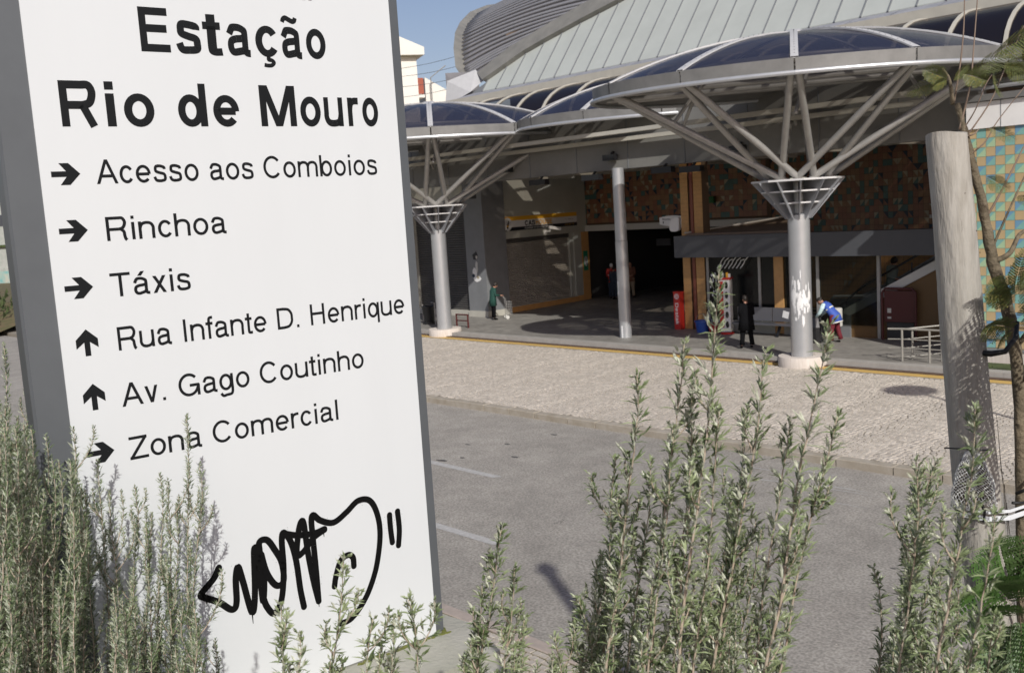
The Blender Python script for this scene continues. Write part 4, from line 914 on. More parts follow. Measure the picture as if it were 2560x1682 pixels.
rs_ = thing('rounded_board', 'white rounded board end fixed to the left side of the orange pillar', 'sign', wp(-22.62,29.4,3.98), RZ); rs_.scale = (.5,.6,.62)
P = [(-.42,-.30),(-.30,-.42),(.1,-.44),(.42,-.36),(.45,.38),(.1,.40),(-.15,.25),(-.40,.12)]
q = MB(); n = len(P); q.add([(x,-.1,z) for x,z in P]+[(x,.1,z) for x,z in P], [tuple(range(n)), tuple(range(2*n-1,n-1,-1))]+[(i,i+n,(i+1)%n+n,(i+1)%n) for i in range(n)]); q.build('board', 'white_panel', rs_)
eg = thing('exit_sign', 'small dark green exit sign above the direction board', 'sign', wp(-26.6,36.9,4.75), RZ); q = MB(); q.box(-.42,.42,-.08,.08,-.14,.14); q.build('box', 'exit_green', eg)

# ------------------------------------------------------------------ objects on the hall floor
nd = thing('newspaper_dispenser', 'tall red newspaper dispenser with white vertical lettering leaning by the pillar', 'dispenser', wp(-22.42,29.1,.14), RZ)
q = MB(); q.box(-.16,.12,-.02,.22,0,1.36); q.build('body', 'red_paint', nd); q = MB(); q.box(-.17,.13,-.04,.23,1.36,1.39); q.build('lid', 'red_paint', nd)
sign_text('Destak', .0, .82, .0, .14, .16, nd, 0, Sf=lambda x,z,d: (-.09+z, -.0245-d, 1.0-x), m='white_panel')
q = MB()
for r1_,r2_ in ((.10,.075),(.05,.03)):
    for i in range(16): a0,a1 = i*math.pi/8,(i+1)*math.pi/8; q.poly([(-.02+r1_*math.cos(a0),-.0245,1.22+r1_*math.sin(a0)),(-.02+r1_*math.cos(a1),-.0245,1.22+r1_*math.sin(a1)),(-.02+r2_*math.cos(a1),-.0245,1.22+r2_*math.sin(a1)),(-.02+r2_*math.cos(a0),-.0245,1.22+r2_*math.sin(a0))])
q.build('emblem', 'white_panel', nd)
def bin_(name, label, x, y, r_, h, m, cat='tub'):
    t = thing(name, label, cat, wp(x,y,.14), RZ); q = MB(); q.lathe([(r_*.78,0),(r_,h),(r_+.03,h),(r_+.03,h-.04),(r_+.01,h-.05),(r_*.97,h-.02),(r_*.74,.03),(0,.03)], 20, cap=False); q.build('tub', m, t, smooth=True)
    q = MB(); q.tube([(r_*math.cos(a), .0, h+r_*.9*math.sin(a)) for a in [math.pi*i/10 for i in range(11)]], .01, 6); q.build('handle', 'bench_steel', t); return t
bin_('plastic_tub', 'blue plastic tub on the floor at the foot of the orange pillar', -21.15,28.85,.27,.42,'blue_plastic'); bin_('plastic_tub', 'red plastic tub beside the blue one', -20.62,28.8,.22,.34,'red_plastic')
rk = thing('sunglasses_stand', 'white and red revolving stand of sunglasses in front of the shop glass', 'display stand', wp(-20.05,28.75,.14), RZ+R(20)); rk.scale = (.8,.8,1)
q = MB(); q.lathe([(.0,0),(.29,0),(.29,.07),(.0,.09)], 24, cap=False); q.build('base', 'red_paint', rk, smooth=True)
q = MB(); q.box(-.22,.22,-.22,.22,.1,1.9); q.build('core', 'white_panel', rk); q = MB(); q.box(-.235,-.06,-.232,-.22,.25,1.85); q.build('side_stripe', 'red_paint', rk)
q = MB(); q.box(-.25,.25,-.25,.25,1.9,1.97); q.build('top_tray', 'red_paint', rk)
rr = random.Random(6)
for i in range(5):
    q = MB(); z = .35+i*.34; q.poly([(.075+.075*math.cos(k*math.pi/8),-.226,z+.12*math.sin(k*math.pi/8)) for k in range(16)]); q.build('oval_mirror', 'tint_mirror', rk)
    q = MB()
    for dx in (-.05,.05): q.tube([(-.14+dx+.035*math.cos(k*math.pi/5),-.26,z+.03*math.sin(k*math.pi/5)) for k in range(11)], .01, 5)
    q.build('sunglasses', 'black_plastic', rk)
for i in range(5): q = MB(); q.bar((-.2+i*.1,-.1,1.97),(-.2+i*.1,-.12,2.1+.04*(i%2)),.09,.05); q.build('pack', ['sign_yellow','white_panel','dark_inner'][i%3], rk)
hs = thing('hanging_goods', 'tangle of shiny silver strips hanging in the shop window above the sunglasses', 'decoration', wp(-20.3,29.2,2.3), RZ)
for i in range(7): q = MB(); x = -.35+i*.16; q.tube([(x+.3,0,.5-.05*(i%3)),(x+.15,0,.35),(x+.1,0,.25),(x-.05,0,.08)], .018, 5); q.build('strip', 'white_paint', hs)
rr = random.Random(2); q = MB()
for i in range(14): q.ell((rr.uniform(-.75,-.55)+rr.uniform(0,.1),0,rr.uniform(-.9,.1)), .03,.02,.05,6,4)
q.build('bead_string', 'white_paint', hs)
be = thing('bench', 'long steel bench with worn back panel in front of the shop glass', 'bench', wp(-18.4,28.5,.14), RZ)
q = MB(); q.bar((-1.3,.25,.42),(1.45,.25,.42),.42,.05); q.build('seat','bench_steel',be)
for x0,x1 in ((-1.3,.05),(.08,1.45)): q = MB(); q.bar((x0,.42,.72),(x1,.42,.72),.05,.46); q.build('backrest','bench_steel',be)
for x in (-.9,.4,1.3): q = MB(); q.bar((x,.1,0),(x,.35,.42),.08,.06); q.build('leg','black_plastic',be)
q = MB(); q.bar((-.25+.8,.39,.62),(-.2+.8,.39,.84),.015,.22); q.build('sticker','white_panel',be)
lb = thing('litter_bin', 'black litter bin with open top beside the far column', 'bin', wp(-34.3,26.9,.14), RZ)
q = MB(); q.lathe([(.22,.1),(.3,.75),(.33,.78),(.30,.8),(.26,.76),(.19,.12),(0,.12)], 20, cap=False); q.build('body','black_plastic',lb,smooth=True); q = MB(); q.tube([(.42,0,0),(.42,0,.95),(.2,0,.95)],.025,6); q.tube([(-.42,0,0),(-.42,0,.85)],.02,6); q.build('frame','strut_paint',lb); q = MB(); q.lathe([(.0,0),(.3,0),(.3,.1),(0,.1)],20,cap=False); q.build('foot','black_plastic',lb)
rb = thing('red_barrier', 'low red post barrier standing just behind the far column', 'barrier', wp(-31.6,26.5,.14), RZ)
q = MB(); q.tube([(-.36,0,0),(-.36,0,.55),(.37,0,.55),(.37,0,0)],.04,8); q.tube([(-.36,0,.3),(.37,0,.3)],.025,8); q.build('tube_frame','dark_red',rb)
lb2 = thing('wall_bin', 'pale cylindrical bin mounted on the stair end behind the cleaner', 'bin', wp(-16.1,29.1,.55), RZ)
q = MB(); q.lathe([(.17,0),(.17,.55),(.15,.57)],18); q.build('body','band_white',lb2,smooth=True); q = MB(); q.lathe([(.172,.12),(.172,.15)],18,cap=False); q.build('band','strut_paint',lb2)
gr = thing('guard_rail', 'short pale metal guard rail at the floor edge beside the stair', 'railing', wp(-12.4,25.75,.15), RZ)
for x,y in ((0,.1),(.12,.45),(.75,.1),(.9,.5)): q = MB(); q.tube([(x,y,0),(x,y,.86)],.03,8); q.build('post','rail_metal',gr,smooth=True)
for z in (.88,.60,.36,.12): 
    q = MB(); q.tube([(-.35,.0,z),(0,.1,z),(1.4,.1,z)],.028 if z>.8 else .016,8); q.build('rail','rail_metal',gr,smooth=True)
    q = MB(); q.tube([(-.05,.1,z-.02),(.75,.9,z+.03),(1.4,1.4,z+.03)],.022 if z>.8 else .014,8); q.build('rail','rail_metal',gr,smooth=True)
gp = MB(); gp.box(-10.9,-6,25.57,26.4,.155,.17); o = gp.build('grass_strip','bush_far'); o['kind']='stuff'; tag(o,'thin strip of grass at the foot of the blue tiled wall','grass'); o.rotation_euler=(0,0,RZ)

# out of view: disc lamp shading the pavement, post added to shadow the road
def lamp_post(x, y, h, rad, disc_, label):
    t = thing('unseen_lamp', label, 'lamp', (x,y,0), 0); q = MB(); q.tube([(0,0,0),(0,0,h)],[rad*1.3,rad],12); q.build('pole','strut_paint',t,smooth=True)
    q = MB(); q.lathe([(0,h-.05),(disc_,h),(disc_,h+.06),(.1,h+.18),(0,h+.2)],24,cap=False); q.build('lamp_head','strut_paint',t,smooth=True)
k_ = 1/math.tan(R(SUN_EL)); hx, hy = math.sin(R(SUN_AZ))*k_, math.cos(R(SUN_AZ))*k_
lamp_post(9.45+hx*9, 23.4+hy*9, 9., .05, .62, 'tall street lamp with flat round head, standing out of view right of the plaza')
lamp_post(.34+hx*8.8, 13.2+hy*8.8, 8.8, .10, .15, 'slim lamp post added out of view on the right to cast the road shadow')

# ------------------------------------------------------------------ people
def chain_tube(q, pts, rad, n=10, mi=0): q.tube(pts, rad, n, mi)
def person(label, x, y, z, rz, J, look, h=1.66, group=None):
    """J: joints in a 1.66 m body's frame (x right of the figure, y forward, z up); look: colours per garment"""
    k = h/1.66; t = thing('person', label, 'person', (x,y,z), rz)
    V = {n_: Vector(p)*k for n_, p in J.items()}
    names = []; co = []; rad = []; ed = []
    def v(p, r): co.append(tuple(p)); rad.append(r*k); return len(co)-1
    pel = v(V['pelvis'], .125); w_ = v(V['pelvis'].lerp(V['chest'], .5), .115); ch = v(V['chest'], .13); nk = v(V['neck'], .055); hd0 = v(V['head']-(V['head']-V['neck']).normalized()*.04, .06)
    ed += [(pel,w_),(w_,ch),(ch,nk),(nk,hd0)]
    for s_ in ('l','r'):
        sh = v(V['sh_'+s_], .058); el = v(V['el_'+s_], .042); wr = v(V['wr_'+s_], .028)
        d = (V['wr_'+s_]-V['el_'+s_]).normalized(); pm = v(V['wr_'+s_]+d*.07*k, .030); ed += [(ch,sh),(sh,el),(el,wr),(wr,pm)]
        hp = v(V['hip_'+s_], .09); kn = v(V['kn_'+s_], .056); an = v(V['an_'+s_], .038); ed += [(pel,hp),(hp,kn),(kn,an)]
        # five fingers, each bent once, thumb leaving the side of the palm
        side = d.cross(Vector((0,0,1)));
        if side.length < .1: side = Vector((1,0,0))
        side.normalize(); up = side.cross(d)
        for fi, (of, ln) in enumerate(((-.026,.060),(-.009,.074),(.009,.070),(.026,.055))):
            b0 = V['wr_'+s_]+d*.10*k+side*of*k; f1 = v(b0, .011); f2 = v(b0+d*ln*.5*k, .010); f3 = v(b0+d*ln*.8*k+up*(-ln*.45)*k, .008); ed += [(pm,f1),(f1,f2),(f2,f3)]
        b0 = V['wr_'+s_]+d*.045*k+side*.04*k; f1 = v(b0, .012); f2 = v(b0+d*.035*k+side*.02*k, .010); ed += [(pm,f1),(f1,f2)]
    me = bpy.data.meshes.new('body'); me.from_pydata(co, ed, []); me.materials.append(M['skin'])
    o = bpy.data.objects.new('body', me); COL.objects.link(o); o.parent = t
    md = o.modifiers.new('skin', 'SKIN'); sb = o.modifiers.new('sub', 'SUBSURF'); sb.levels = 1; sb.render_levels = 1
    for i, sv in enumerate(me.skin_vertices[0].data): sv.radius = (rad[i], rad[i]); sv.use_root = (i == 0)
    # head with face, ears and hair
    fw = Vector(J.get('face', (0,1,0))).normalized(); upv = (V['head']-V['neck']).normalized(); sdv = fw.cross(upv).normalized(); fw = upv.cross(sdv)
    rot = Matrix((sdv, fw, upv)).transposed(); H = V['head']
    q = MB(); q.ell(H, .075*k, .092*k, .112*k, 14, 10, 0, rot); q.ell(H+rot@Vector((0,.03,-.055))*k, .052*k, .055*k, .055*k, 10, 6, 0, rot)
    q.ell(H+rot@Vector((0,.098,-.01))*k, .012*k, .018*k, .022*k, 8, 5, 0, rot)
    for s_ in (-1,1): q.ell(H+rot@Vector((.077*s_,0,-.005))*k, .010*k, .022*k, .030*k, 8, 5, 0, rot)
    hd = q.build('head', 'skin', t, smooth='full')
    q = MB()
    for s_ in (-1,1): q.ell(H+rot@Vector((.03*s_,.084,.012))*k, .012*k, .008*k, .007*k, 8, 4, 0, rot)
    q.ell(H+rot@Vector((0,.089,-.052))*k, .022*k, .006*k, .006*k, 8, 4, 0, rot); q.build('face', look.get('face','dark_red'), hd)
    q = MB(); hv = look.get('hairvol', 1.); q.ell(H+rot@Vector((0,-.022,.025))*k, .084*k*hv, .090*k*hv, .105*k*hv, 14, 9, 0, rot)
    if look.get('bun'): q.ell(H+rot@Vector((0,-.10,.03))*k, .045*k,.045*k,.045*k,10,6,0,rot)
    q.build('hair', look.get('hair','hair_dark'), t, smooth='full')
    # trousers / legs
    for s_ in ('l','r'):
        lo = look.get('leg_end', .03); an = V['an_'+s_]; kn = V['kn_'+s_]
        q = MB(); q.tube([V['hip_'+s_]+Vector((0,0,.06)), V['hip_'+s_].lerp(kn,.5), kn, kn.lerp(an,.5), an+Vector((0,0,lo))], [.115*k,.102*k,.078*k,.074*k,.078*k], 12); q.build('trouser_leg', look['legs'], t, smooth='full')
        q = MB(); fd = Vector(J.get('foot', (0,1,0))).normalized(); a_ = an+Vector((0,0,-.045*k)); q.ell(a_+fd*.055*k, .045*k, .045*k, .035*k, 10, 6); q.ell(a_+fd*.09*k, .042*k,.08*k,.030*k,10,6,0,Matrix((fd.cross(Vector((0,0,1))), fd, Vector((0,0,1)))).transposed()); q.build('shoe', look.get('shoes','cloth_black'), t, smooth='full')
    # torso garment follows the spine; sleeves follow the arms
    hem = J.get('hem', V['pelvis']/k-Vector((0,0,.10))); hem = Vector(hem)*k
    ax = [hem, V['pelvis'], V['pelvis'].lerp(V['chest'],.5), V['chest'], V['chest'].lerp(V['neck'],.75), V['neck']]
    rx = look.get('coat_r', [.20,.185,.165,.185,.15,.07]); ry = [a_*.68 for a_ in rx]
    q = MB(); n = 18; vs = []
    sx_ = (V['sh_r']-V['sh_l']); sx_.normalize()
    for i, p in enumerate(ax):
        d = (ax[min(i+1,len(ax)-1)]-ax[max(i-1,0)]).normalized(); a_ = (sx_-d*sx_.dot(d)).normalized(); b_ = d.cross(a_)
        rr = random.Random(i)
        for j in range(n):
            an = 2*math.pi*j/n; wv_ = 1+.05*math.sin(an*5+i); vs.append(p+a_*rx[i]*k*wv_*math.cos(an)+b_*ry[i]*k*wv_*math.sin(an))
    q.add(vs, [(i*n+j,i*n+(j+1)%n,(i+1)*n+(j+1)%n,(i+1)*n+j) for i in range(len(ax)-1) for j in range(n)]); q.f.append(tuple(range(n-1,-1,-1))); q.m.append(0)
    q.build(look.get('top_name','coat'), look['top'], t, smooth='full')
    if look.get('belt'):
        q = MB(); p0, p1 = ax[2].lerp(ax[3], look['belt'][0]), ax[2].lerp(ax[3], look['belt'][0]+.22); vs = []
        for p in (p0,p1):
            d = (ax[3]-ax[2]).normalized(); a_ = (sx_-d*sx_.dot(d)).normalized(); b_ = d.cross(a_); 
            for j in range(n): an = 2*math.pi*j/n; vs.append(p+a_*.192*k*math.cos(an)+b_*.138*k*math.sin(an))
        q.add(vs, [(j,(j+1)%n,n+(j+1)%n,n+j) for j in range(n)]); q.build('reflective_band', look['belt'][1], t, smooth='full')
    if look.get('hemband'):
        q = MB(); vs = []
        for p,m_ in ((ax[0]-Vector((0,0,.0)),1.02),(ax[0]+(ax[1]-ax[0])*.14,1.01)):
            d = (ax[1]-ax[0]).normalized(); a_ = (sx_-d*sx_.dot(d)).normalized(); b_ = d.cross(a_)
            for j in range(n): an = 2*math.pi*j/n; vs.append(p+a_*rx[0]*m_*1.04*k*math.cos(an)+b_*ry[0]*m_*1.04*k*math.sin(an))
        q.add(vs, [(j,(j+1)%n,n+(j+1)%n,n+j) for j in range(n)]); q.build('hem', look['hemband'], t, smooth='full')
    for s_ in ('l','r'):
        q = MB(); q.tube([V['sh_'+s_], V['sh_'+s_].lerp(V['el_'+s_],.5), V['el_'+s_], V['el_'+s_].lerp(V['wr_'+s_],.9)], [.076*k,.068*k,.058*k,.046*k], 10); q.ell(V['sh_'+s_], .078*k,.074*k,.074*k, 10, 6); q.build('sleeve', look.get('sleeve', look['top']), t, smooth='full')
    return t
def stand(**kw):
    J = dict(pelvis=(0,0,.90), chest=(0,.01,1.25), neck=(0,.02,1.43), head=(0,.04,1.55), sh_l=(-.17,0,1.36), sh_r=(.17,0,1.36), el_l=(-.21,-.02,1.09), el_r=(.21,-.02,1.09), wr_l=(-.22,.06,.86), wr_r=(.22,.06,.86),
             hip_l=(-.09,0,.86), hip_r=(.09,0,.86), kn_l=(-.10,.02,.47), kn_r=(.10,.02,.47), an_l=(-.10,0,.08), an_r=(.10,0,.08)); J.update(kw); return J
def face_to(dx, dy): return math.atan2(dy, dx)-math.pi/2
# old woman in green with a shopping trolley, side on, looking down
p = wp(-32.35, 28.95, .145)
person('elderly woman in a dark green coat looking down at her trolley by the shutter', p.x, p.y, p.z, face_to(.98,.2),
  stand(neck=(0,.09,1.40), chest=(0,.03,1.24), head=(0,.15,1.49), face=(0,.85,-.5), el_l=(-.2,.05,1.08), el_r=(.2,.08,1.08), wr_l=(-.12,.30,1.03), wr_r=(.14,.32,1.05), sh_l=(-.16,.06,1.33), sh_r=(.16,.06,1.33), hem=(0,0,.62)),
  dict(top='coat_green', legs='cloth_black', hair='hair_dark', hairvol=1.12, coat_r=[.235,.215,.20,.205,.17,.08]), 1.68)
tr = thing('shopping_trolley', 'wire shopping trolley with pale wheels held by the elderly woman in green', 'trolley', tuple(p+Vector((.55,.08,0))), face_to(.98,.2))
q = MB()
for x in (-.16,.16): q.tube([(x,-.12,1.0),(x,-.02,.9),(x,.0,.12)],.012,6)
q.tube([(-.16,-.12,1.0),(.16,-.12,1.0)],.014,6); q.build('frame','strut_paint',tr)
q = MB()
for i in range(6):
    z = .2+i*.11; q.tube([(-.16,0,z),(-.16,.24,z),(.16,.24,z),(.16,0,z)],.006,4)
for i in range(7): x = -.16+i*.053; q.tube([(x,.24,.2),(x,.24,.75)],.005,4)
for y in (.08,.16):
    for x in (-.16,.16): q.tube([(x,y,.2),(x,y,.75)],.005,4)
q.build('wire_basket','strut_paint',tr)
for x in (-.19,.19): 
    q = MB(); q.lathe([(.0,-.015),(.075,-.015),(.085,0),(.075,.015),(0,.015)],16,cap=False); w_ = q.build('wheel','band_white',tr,smooth=True); w_.rotation_euler=(0,math.pi/2,0); w_.location=(x,.02,.085)
# person in black near the kerb, seen from behind
p = wp(-17.55, 26.2, .15)
person('person in a long black coat seen from behind at the floor edge', p.x, p.y, p.z, face_to(-.1,1),
  stand(head=(-.01,.05,1.55), face=(-.25,1,0), an_l=(-.17,0,.08), an_r=(.17,0,.08), kn_l=(-.13,.02,.47), kn_r=(.13,.02,.47), wr_l=(-.12,.22,1.0), wr_r=(.20,.20,1.02), hem=(0,0,.58)),
  dict(top='cloth_black', legs='cloth_black', hairvol=1.08, coat_r=[.27,.225,.205,.215,.17,.07]), 1.64)
# cleaner in a blue vest bending over a black bag
p = wp(-15.75, 28.15, .145)
person('cleaner in blue vest and wine red trousers bending over a black bag', p.x, p.y, p.z, face_to(-.75,.66),
  stand(pelvis=(0,-.12,.88), chest=(0,.14,1.17), neck=(0,.28,1.28), head=(0,.38,1.33), face=(0,.7,-.7), sh_l=(-.17,.20,1.22), sh_r=(.17,.20,1.22), el_l=(-.22,.30,.98), el_r=(.22,.30,.98), wr_l=(-.16,.46,.84), wr_r=(.16,.46,.84),
        hip_l=(-.10,-.10,.86), hip_r=(.10,-.10,.86), kn_l=(-.13,-.04,.46), kn_r=(.16,-.12,.46), an_l=(-.12,-.02,.08), an_r=(.20,-.20,.08), hem=(0,-.18,.66)),
  dict(top='vest_blue', top_name='vest', sleeve='shirt_white', legs='trousers_wine', belt=(.35,'reflect'), hemband='reflect', bun=True, coat_r=[.235,.215,.19,.20,.16,.07]), 1.62)
q = MB(); q.lathe([(.0,0),(.20,.0),(.25,.18),(.24,.5),(.17,.8),(.20,.9),(.12,.86),(0,.82)], 14, cap=False)
rr = random.Random(3); q.v = [(x*(1+rr.uniform(-.14,.14)), y*(1+rr.uniform(-.14,.14)), z) for x,y,z in q.v]
o = q.build('bin_bag', 'bag_black'); tag(o, 'shiny black bin bag held open by the bending cleaner', 'bag'); pb_ = p+Vector((-.42,.30,0)); o.location = pb_
# people in the dark entrance
p = wp(-33.0, 37.6, .15)
person('person in a red vest with white bands and white cap at the dark entrance', p.x, p.y, p.z, face_to(.3,1), stand(wr_l=(-.1,.25,1.05), wr_r=(.12,.25,1.05), hem=(0,0,.78)),
  dict(top='vest_red', top_name='vest', legs='cloth_navy', hair='white_paint', sleeve='vest_red', belt=(.15,'white_paint')), 1.74)
p = wp(-32.2, 38.1, .15)
person('man in a brown jacket and khaki trousers facing out of the dark entrance', p.x, p.y, p.z, face_to(-.1,-1), stand(wr_l=(-.08,.24,1.06), wr_r=(.08,.26,1.06), an_l=(-.12,.08,.08), an_r=(.14,-.08,.08), hem=(0,0,.76)),
  dict(top='jacket_brown', legs='trousers_khaki', coat_r=[.21,.20,.185,.205,.16,.07]), 1.78)
p = wp(-32.6, 37.3, .15)
person('person in dark navy clothes standing right beside the red vest', p.x, p.y, p.z, face_to(.6,.8), stand(), dict(top='cloth_navy', legs='cloth_navy'), 1.62)
p = wp(-33.6, 38.8, .15)
person('dim figure in brownish clothes at the left side of the dark entrance', p.x, p.y, p.z, face_to(.5,-.8), stand(), dict(top='dark_inner', legs='jacket_brown'), 1.6)
# person going up the stair, behind the glass
p = wp(-14.95, 30.5, .95)
person('person in a grey green coat going up the stair behind the glass', p.x, p.y, p.z, face_to(.68,-.73), stand(chest=(0,.05,1.25), head=(0,.10,1.54), kn_l=(-.10,.26,.62), an_l=(-.10,.22,.22), wr_r=(.2,.25,1.0), hem=(0,0,.66)),
  dict(top='coat_grey', legs='cloth_navy', hairvol=1.25, coat_r=[.24,.22,.21,.215,.17,.07]), 1.66)
p = wp(-18.75, 30.6, .15)
person('person in a red top standing inside the dark shop behind the glass', p.x, p.y, p.z, face_to(-.8,-.3), stand(wr_l=(-.1,.3,1.1)), dict(top='vest_red', legs='cloth_navy'), 1.7)

# ------------------------------------------------------------------ rosemary
rg = random.Random(21)
def needle(q, p, d, L, wd, up, mi=0):
    s_ = d.cross(up)
    if s_.length < 1e-3: s_ = d.cross(Vector((1,.3,0)))
    s_.normalize(); n_ = s_.cross(d); s_ = s_*wd*.5; m = p+d*L*.5+n_*L*.03; e = p+d*L-n_*L*.05
    q.add([p-s_*.5, m-s_+n_*wd*.22, m, m+s_+n_*wd*.22, e, p+s_*.5], [(0,2,1),(0,5,2),(5,3,2),(1,2,4),(2,3,4)], mi)
def rosemary_stem(par, pts, L, wd, r0, spacing, tuft, mats=('rose_wood','rosemary_leaf'), branches=2, seed=0, whip=.0):
    rs = random.Random(seed); P = [Vector(p) for p in pts]            # tip first
    sm = []
    for i in range(len(P)-1):
        n_ = max(2, int((P[i+1]-P[i]).length/.03))
        a,b,c,d = P[max(i-1,0)],P[i],P[i+1],P[min(i+2,len(P)-1)]
        for k in range(n_):
            t = k/n_; sm.append(.5*((2*b)+(c-a)*t+(2*a-5*b+4*c-d)*t*t+(3*b-a-3*c+d)*t**3))
    sm.append(P[-1]); n_ = len(sm)
    sm = [p+Vector((rs.uniform(-1,1),rs.uniform(-1,1),0))*.0018 for p in sm]
    wood = MB(); leaf = MB(); wood.tube(sm, [.0009+(r0-.0009)*min(1,(i/n_)*1.2) for i in range(n_)], 6)
    def foliate(line, L, sp, tf, start=0.):
        ln = 0.; k = rs.randrange(9); nxt = 0.; tot = 0.
        for i in range(len(line)-1):
            a, b = line[i], line[i+1]; seg = (b-a).length; ax = (a-b).normalized()
            base = Vector((1,0,0)) if abs(ax.x) < .8 else Vector((0,1,0)); u = ax.cross(base).normalized(); v = ax.cross(u)
            while nxt < tot+seg:
                p = a.lerp(b, (nxt-tot)/seg); ln = nxt; young = min(1, .5+ln*7); k += 1
                nxt += sp*rs.uniform(.6,1.5)*(.55 if ln < .04 else 1)
                for sd_ in (0, math.pi):
                    th = k*1.57+rs.uniform(-.4,.4)+sd_; out = u*math.cos(th)+v*math.sin(th)
                    if ln > .03: needle(leaf, p, (out+ax*rs.uniform(-.1,.6)).normalized(), L*young*rs.uniform(.75,1.15), wd*rs.uniform(.85,1.2), ax)
                    sh = rs.uniform(.0,.9)*L*young; sdir = (out+ax*rs.uniform(.7,1.7)).normalized()
                    for j in range(tf):
                        o2 = (sdir*rs.uniform(.9,1.6)+u*rs.uniform(-.6,.6)+v*rs.uniform(-.6,.6)+ax*rs.uniform(-.1,.5)).normalized()
                        needle(leaf, p+sdir*sh*rs.random(), o2, L*young*rs.uniform(.45,.95), wd*rs.uniform(.75,1.1), -o2.cross(out) if rs.random()<.3 else ax)
            tot += seg
    foliate(sm, L, spacing, tuft)
    for b_ in range(branches):
        i = int(n_*rs.uniform(.12,.85)); p = sm[i]; ax = (sm[max(i-1,0)]-sm[min(i+1,n_-1)]).normalized()
        th = rs.uniform(0, 6.28); o2 = Vector((math.cos(th), math.sin(th)*.7, 0)); ln = rs.uniform(.04,.13)*(1+whip)
        line = [p+(ax*(1-.25)+o2*.75*(1-t*.6)).normalized()*ln*t for t in [1,.8,.6,.4,.2,0]]
        wood.tube(line, [.0008,.001,.0012,.0014,.0016,.0018], 5); foliate(line[:5], L*.85, spacing*.85, max(2,tuft-1))
    s_ = wood.build('stem', mats[0], par, smooth='full'); l_ = leaf.build('leaves', mats[1], s_, kind='stuff'); return s_
def shrub(label, loc): return thing('rosemary_bush', label, 'bush', loc, 0, 'rosemary bushes on the planted terrace')
def place_stem(t, pts, **kw):
    o = t.location; last = Vector(pts[-1]); base = Vector((o.x+(last.x-o.x)*.6, o.y+(last.y-o.y)*.6, 3.2)); q = [Vector(p) for p in pts]+[last.lerp(base,.5), base]
    return rosemary_stem(t, [p-o for p in q], **kw)
STEMS={
'S1':[[0.37,1.75,4.765],[0.366,1.78,4.651],[0.352,1.81,4.47],[0.315,1.84,4.213],[0.284,1.87,3.937]],
'S2':[[0.241,1.95,4.558],[0.244,1.98,4.475],[0.22,2.01,4.297],[0.196,2.04,4.1],[0.154,2.07,3.845]],
'S3':[[0.323,1.85,4.628],[0.309,1.88,4.491],[0.279,1.91,4.278],[0.224,1.94,3.906]],
'S4':[[0.486,1.9,4.594],[0.465,1.93,4.392],[0.424,1.96,4.162],[0.375,1.99,3.871]],
'S5':[[0.545,1.7,4.665],[0.533,1.73,4.554],[0.498,1.76,4.352],[0.473,1.79,4.136],[0.443,1.82,3.952]],
'S6':[[-0.047,2.1,4.218],[-0.071,2.13,4.103],[-0.095,2.16,3.971],[-0.132,2.19,3.804]],
'S7':[[-0.024,2.0,4.158],[-0.038,2.03,4.043],[-0.068,2.06,3.865]],
'S8':[[-0.24,1.9,4.147],[-0.234,1.93,4.071],[-0.238,1.96,3.927]],
'S9':[[0.752,1.6,4.528],[0.756,1.63,4.395],[0.739,1.66,4.211],[0.72,1.69,3.999]],
'S10':[[0.9,2.1,4.301],[0.868,2.13,4.14],[0.854,2.16,3.959],[0.828,2.19,3.739]],
'S11':[[0.216,2.2,4.327],[0.203,2.23,4.203],[0.187,2.26,4.016],[0.113,2.29,3.737]],
'S12':[[0.872,2.2,4.117],[0.897,2.23,3.97],[0.886,2.26,3.7]],
'S13':[[0.115,2.2,4.002],[0.137,2.23,3.894],[0.142,2.26,3.75]],
'S14':[[0.499,2.3,4.225],[0.49,2.33,4.078],[0.456,2.36,3.848],[0.434,2.39,3.665]],
'S15':[[0.843,1.9,4.174],[0.873,1.93,4.052],[0.858,1.96,3.853]],
'S16':[[0.83,1.7,4.125],[0.829,1.73,3.971]],
'S17':[[0.055,2.2,3.913],[0.069,2.23,3.77]],
'S18':[[-0.378,2.0,4.2],[-0.404,2.03,4.058],[-0.442,2.06,3.89]],
'S19':[[-0.459,1.8,4.16],[-0.484,1.83,4.009]],
'S20':[[-0.328,2.0,4.066],[-0.362,2.03,3.9]],
'S21':[[0.38,2.1,4.035],[0.338,2.13,3.802]],
'S22':[[0.567,2.3,4.104],[0.537,2.33,3.911],[0.493,2.36,3.676]]}
clumps = [('rosemary bush with the tallest stem, reaching up in front of the sunglasses stand', (.27,1.9,3.2), ['S1','S3','S21']),
 ('rosemary bush of slender stems on the left flank of the tallest one', (.14,2.15,3.2), ['S2','S11','S13','S17']),
 ('rosemary bush with open stems below the near canopy column', (.43,1.95,3.2), ['S4','S5','S14','S22']),
 ('rosemary bush with sparse stems in front of the wooden stake', (.80,1.9,3.2), ['S9','S10','S12','S15','S16']),
 ('small rosemary bush with two plumes just right of the sign foot', (-.08,2.1,3.2), ['S6','S7']),
 ('short dark rosemary plume at the lower right corner of the sign', (-.24,1.95,3.2), ['S8']),
 ('short rosemary bush in front of the graffiti on the sign', (-.42,1.95,3.2), ['S18','S19','S20'])]
sdn = 100
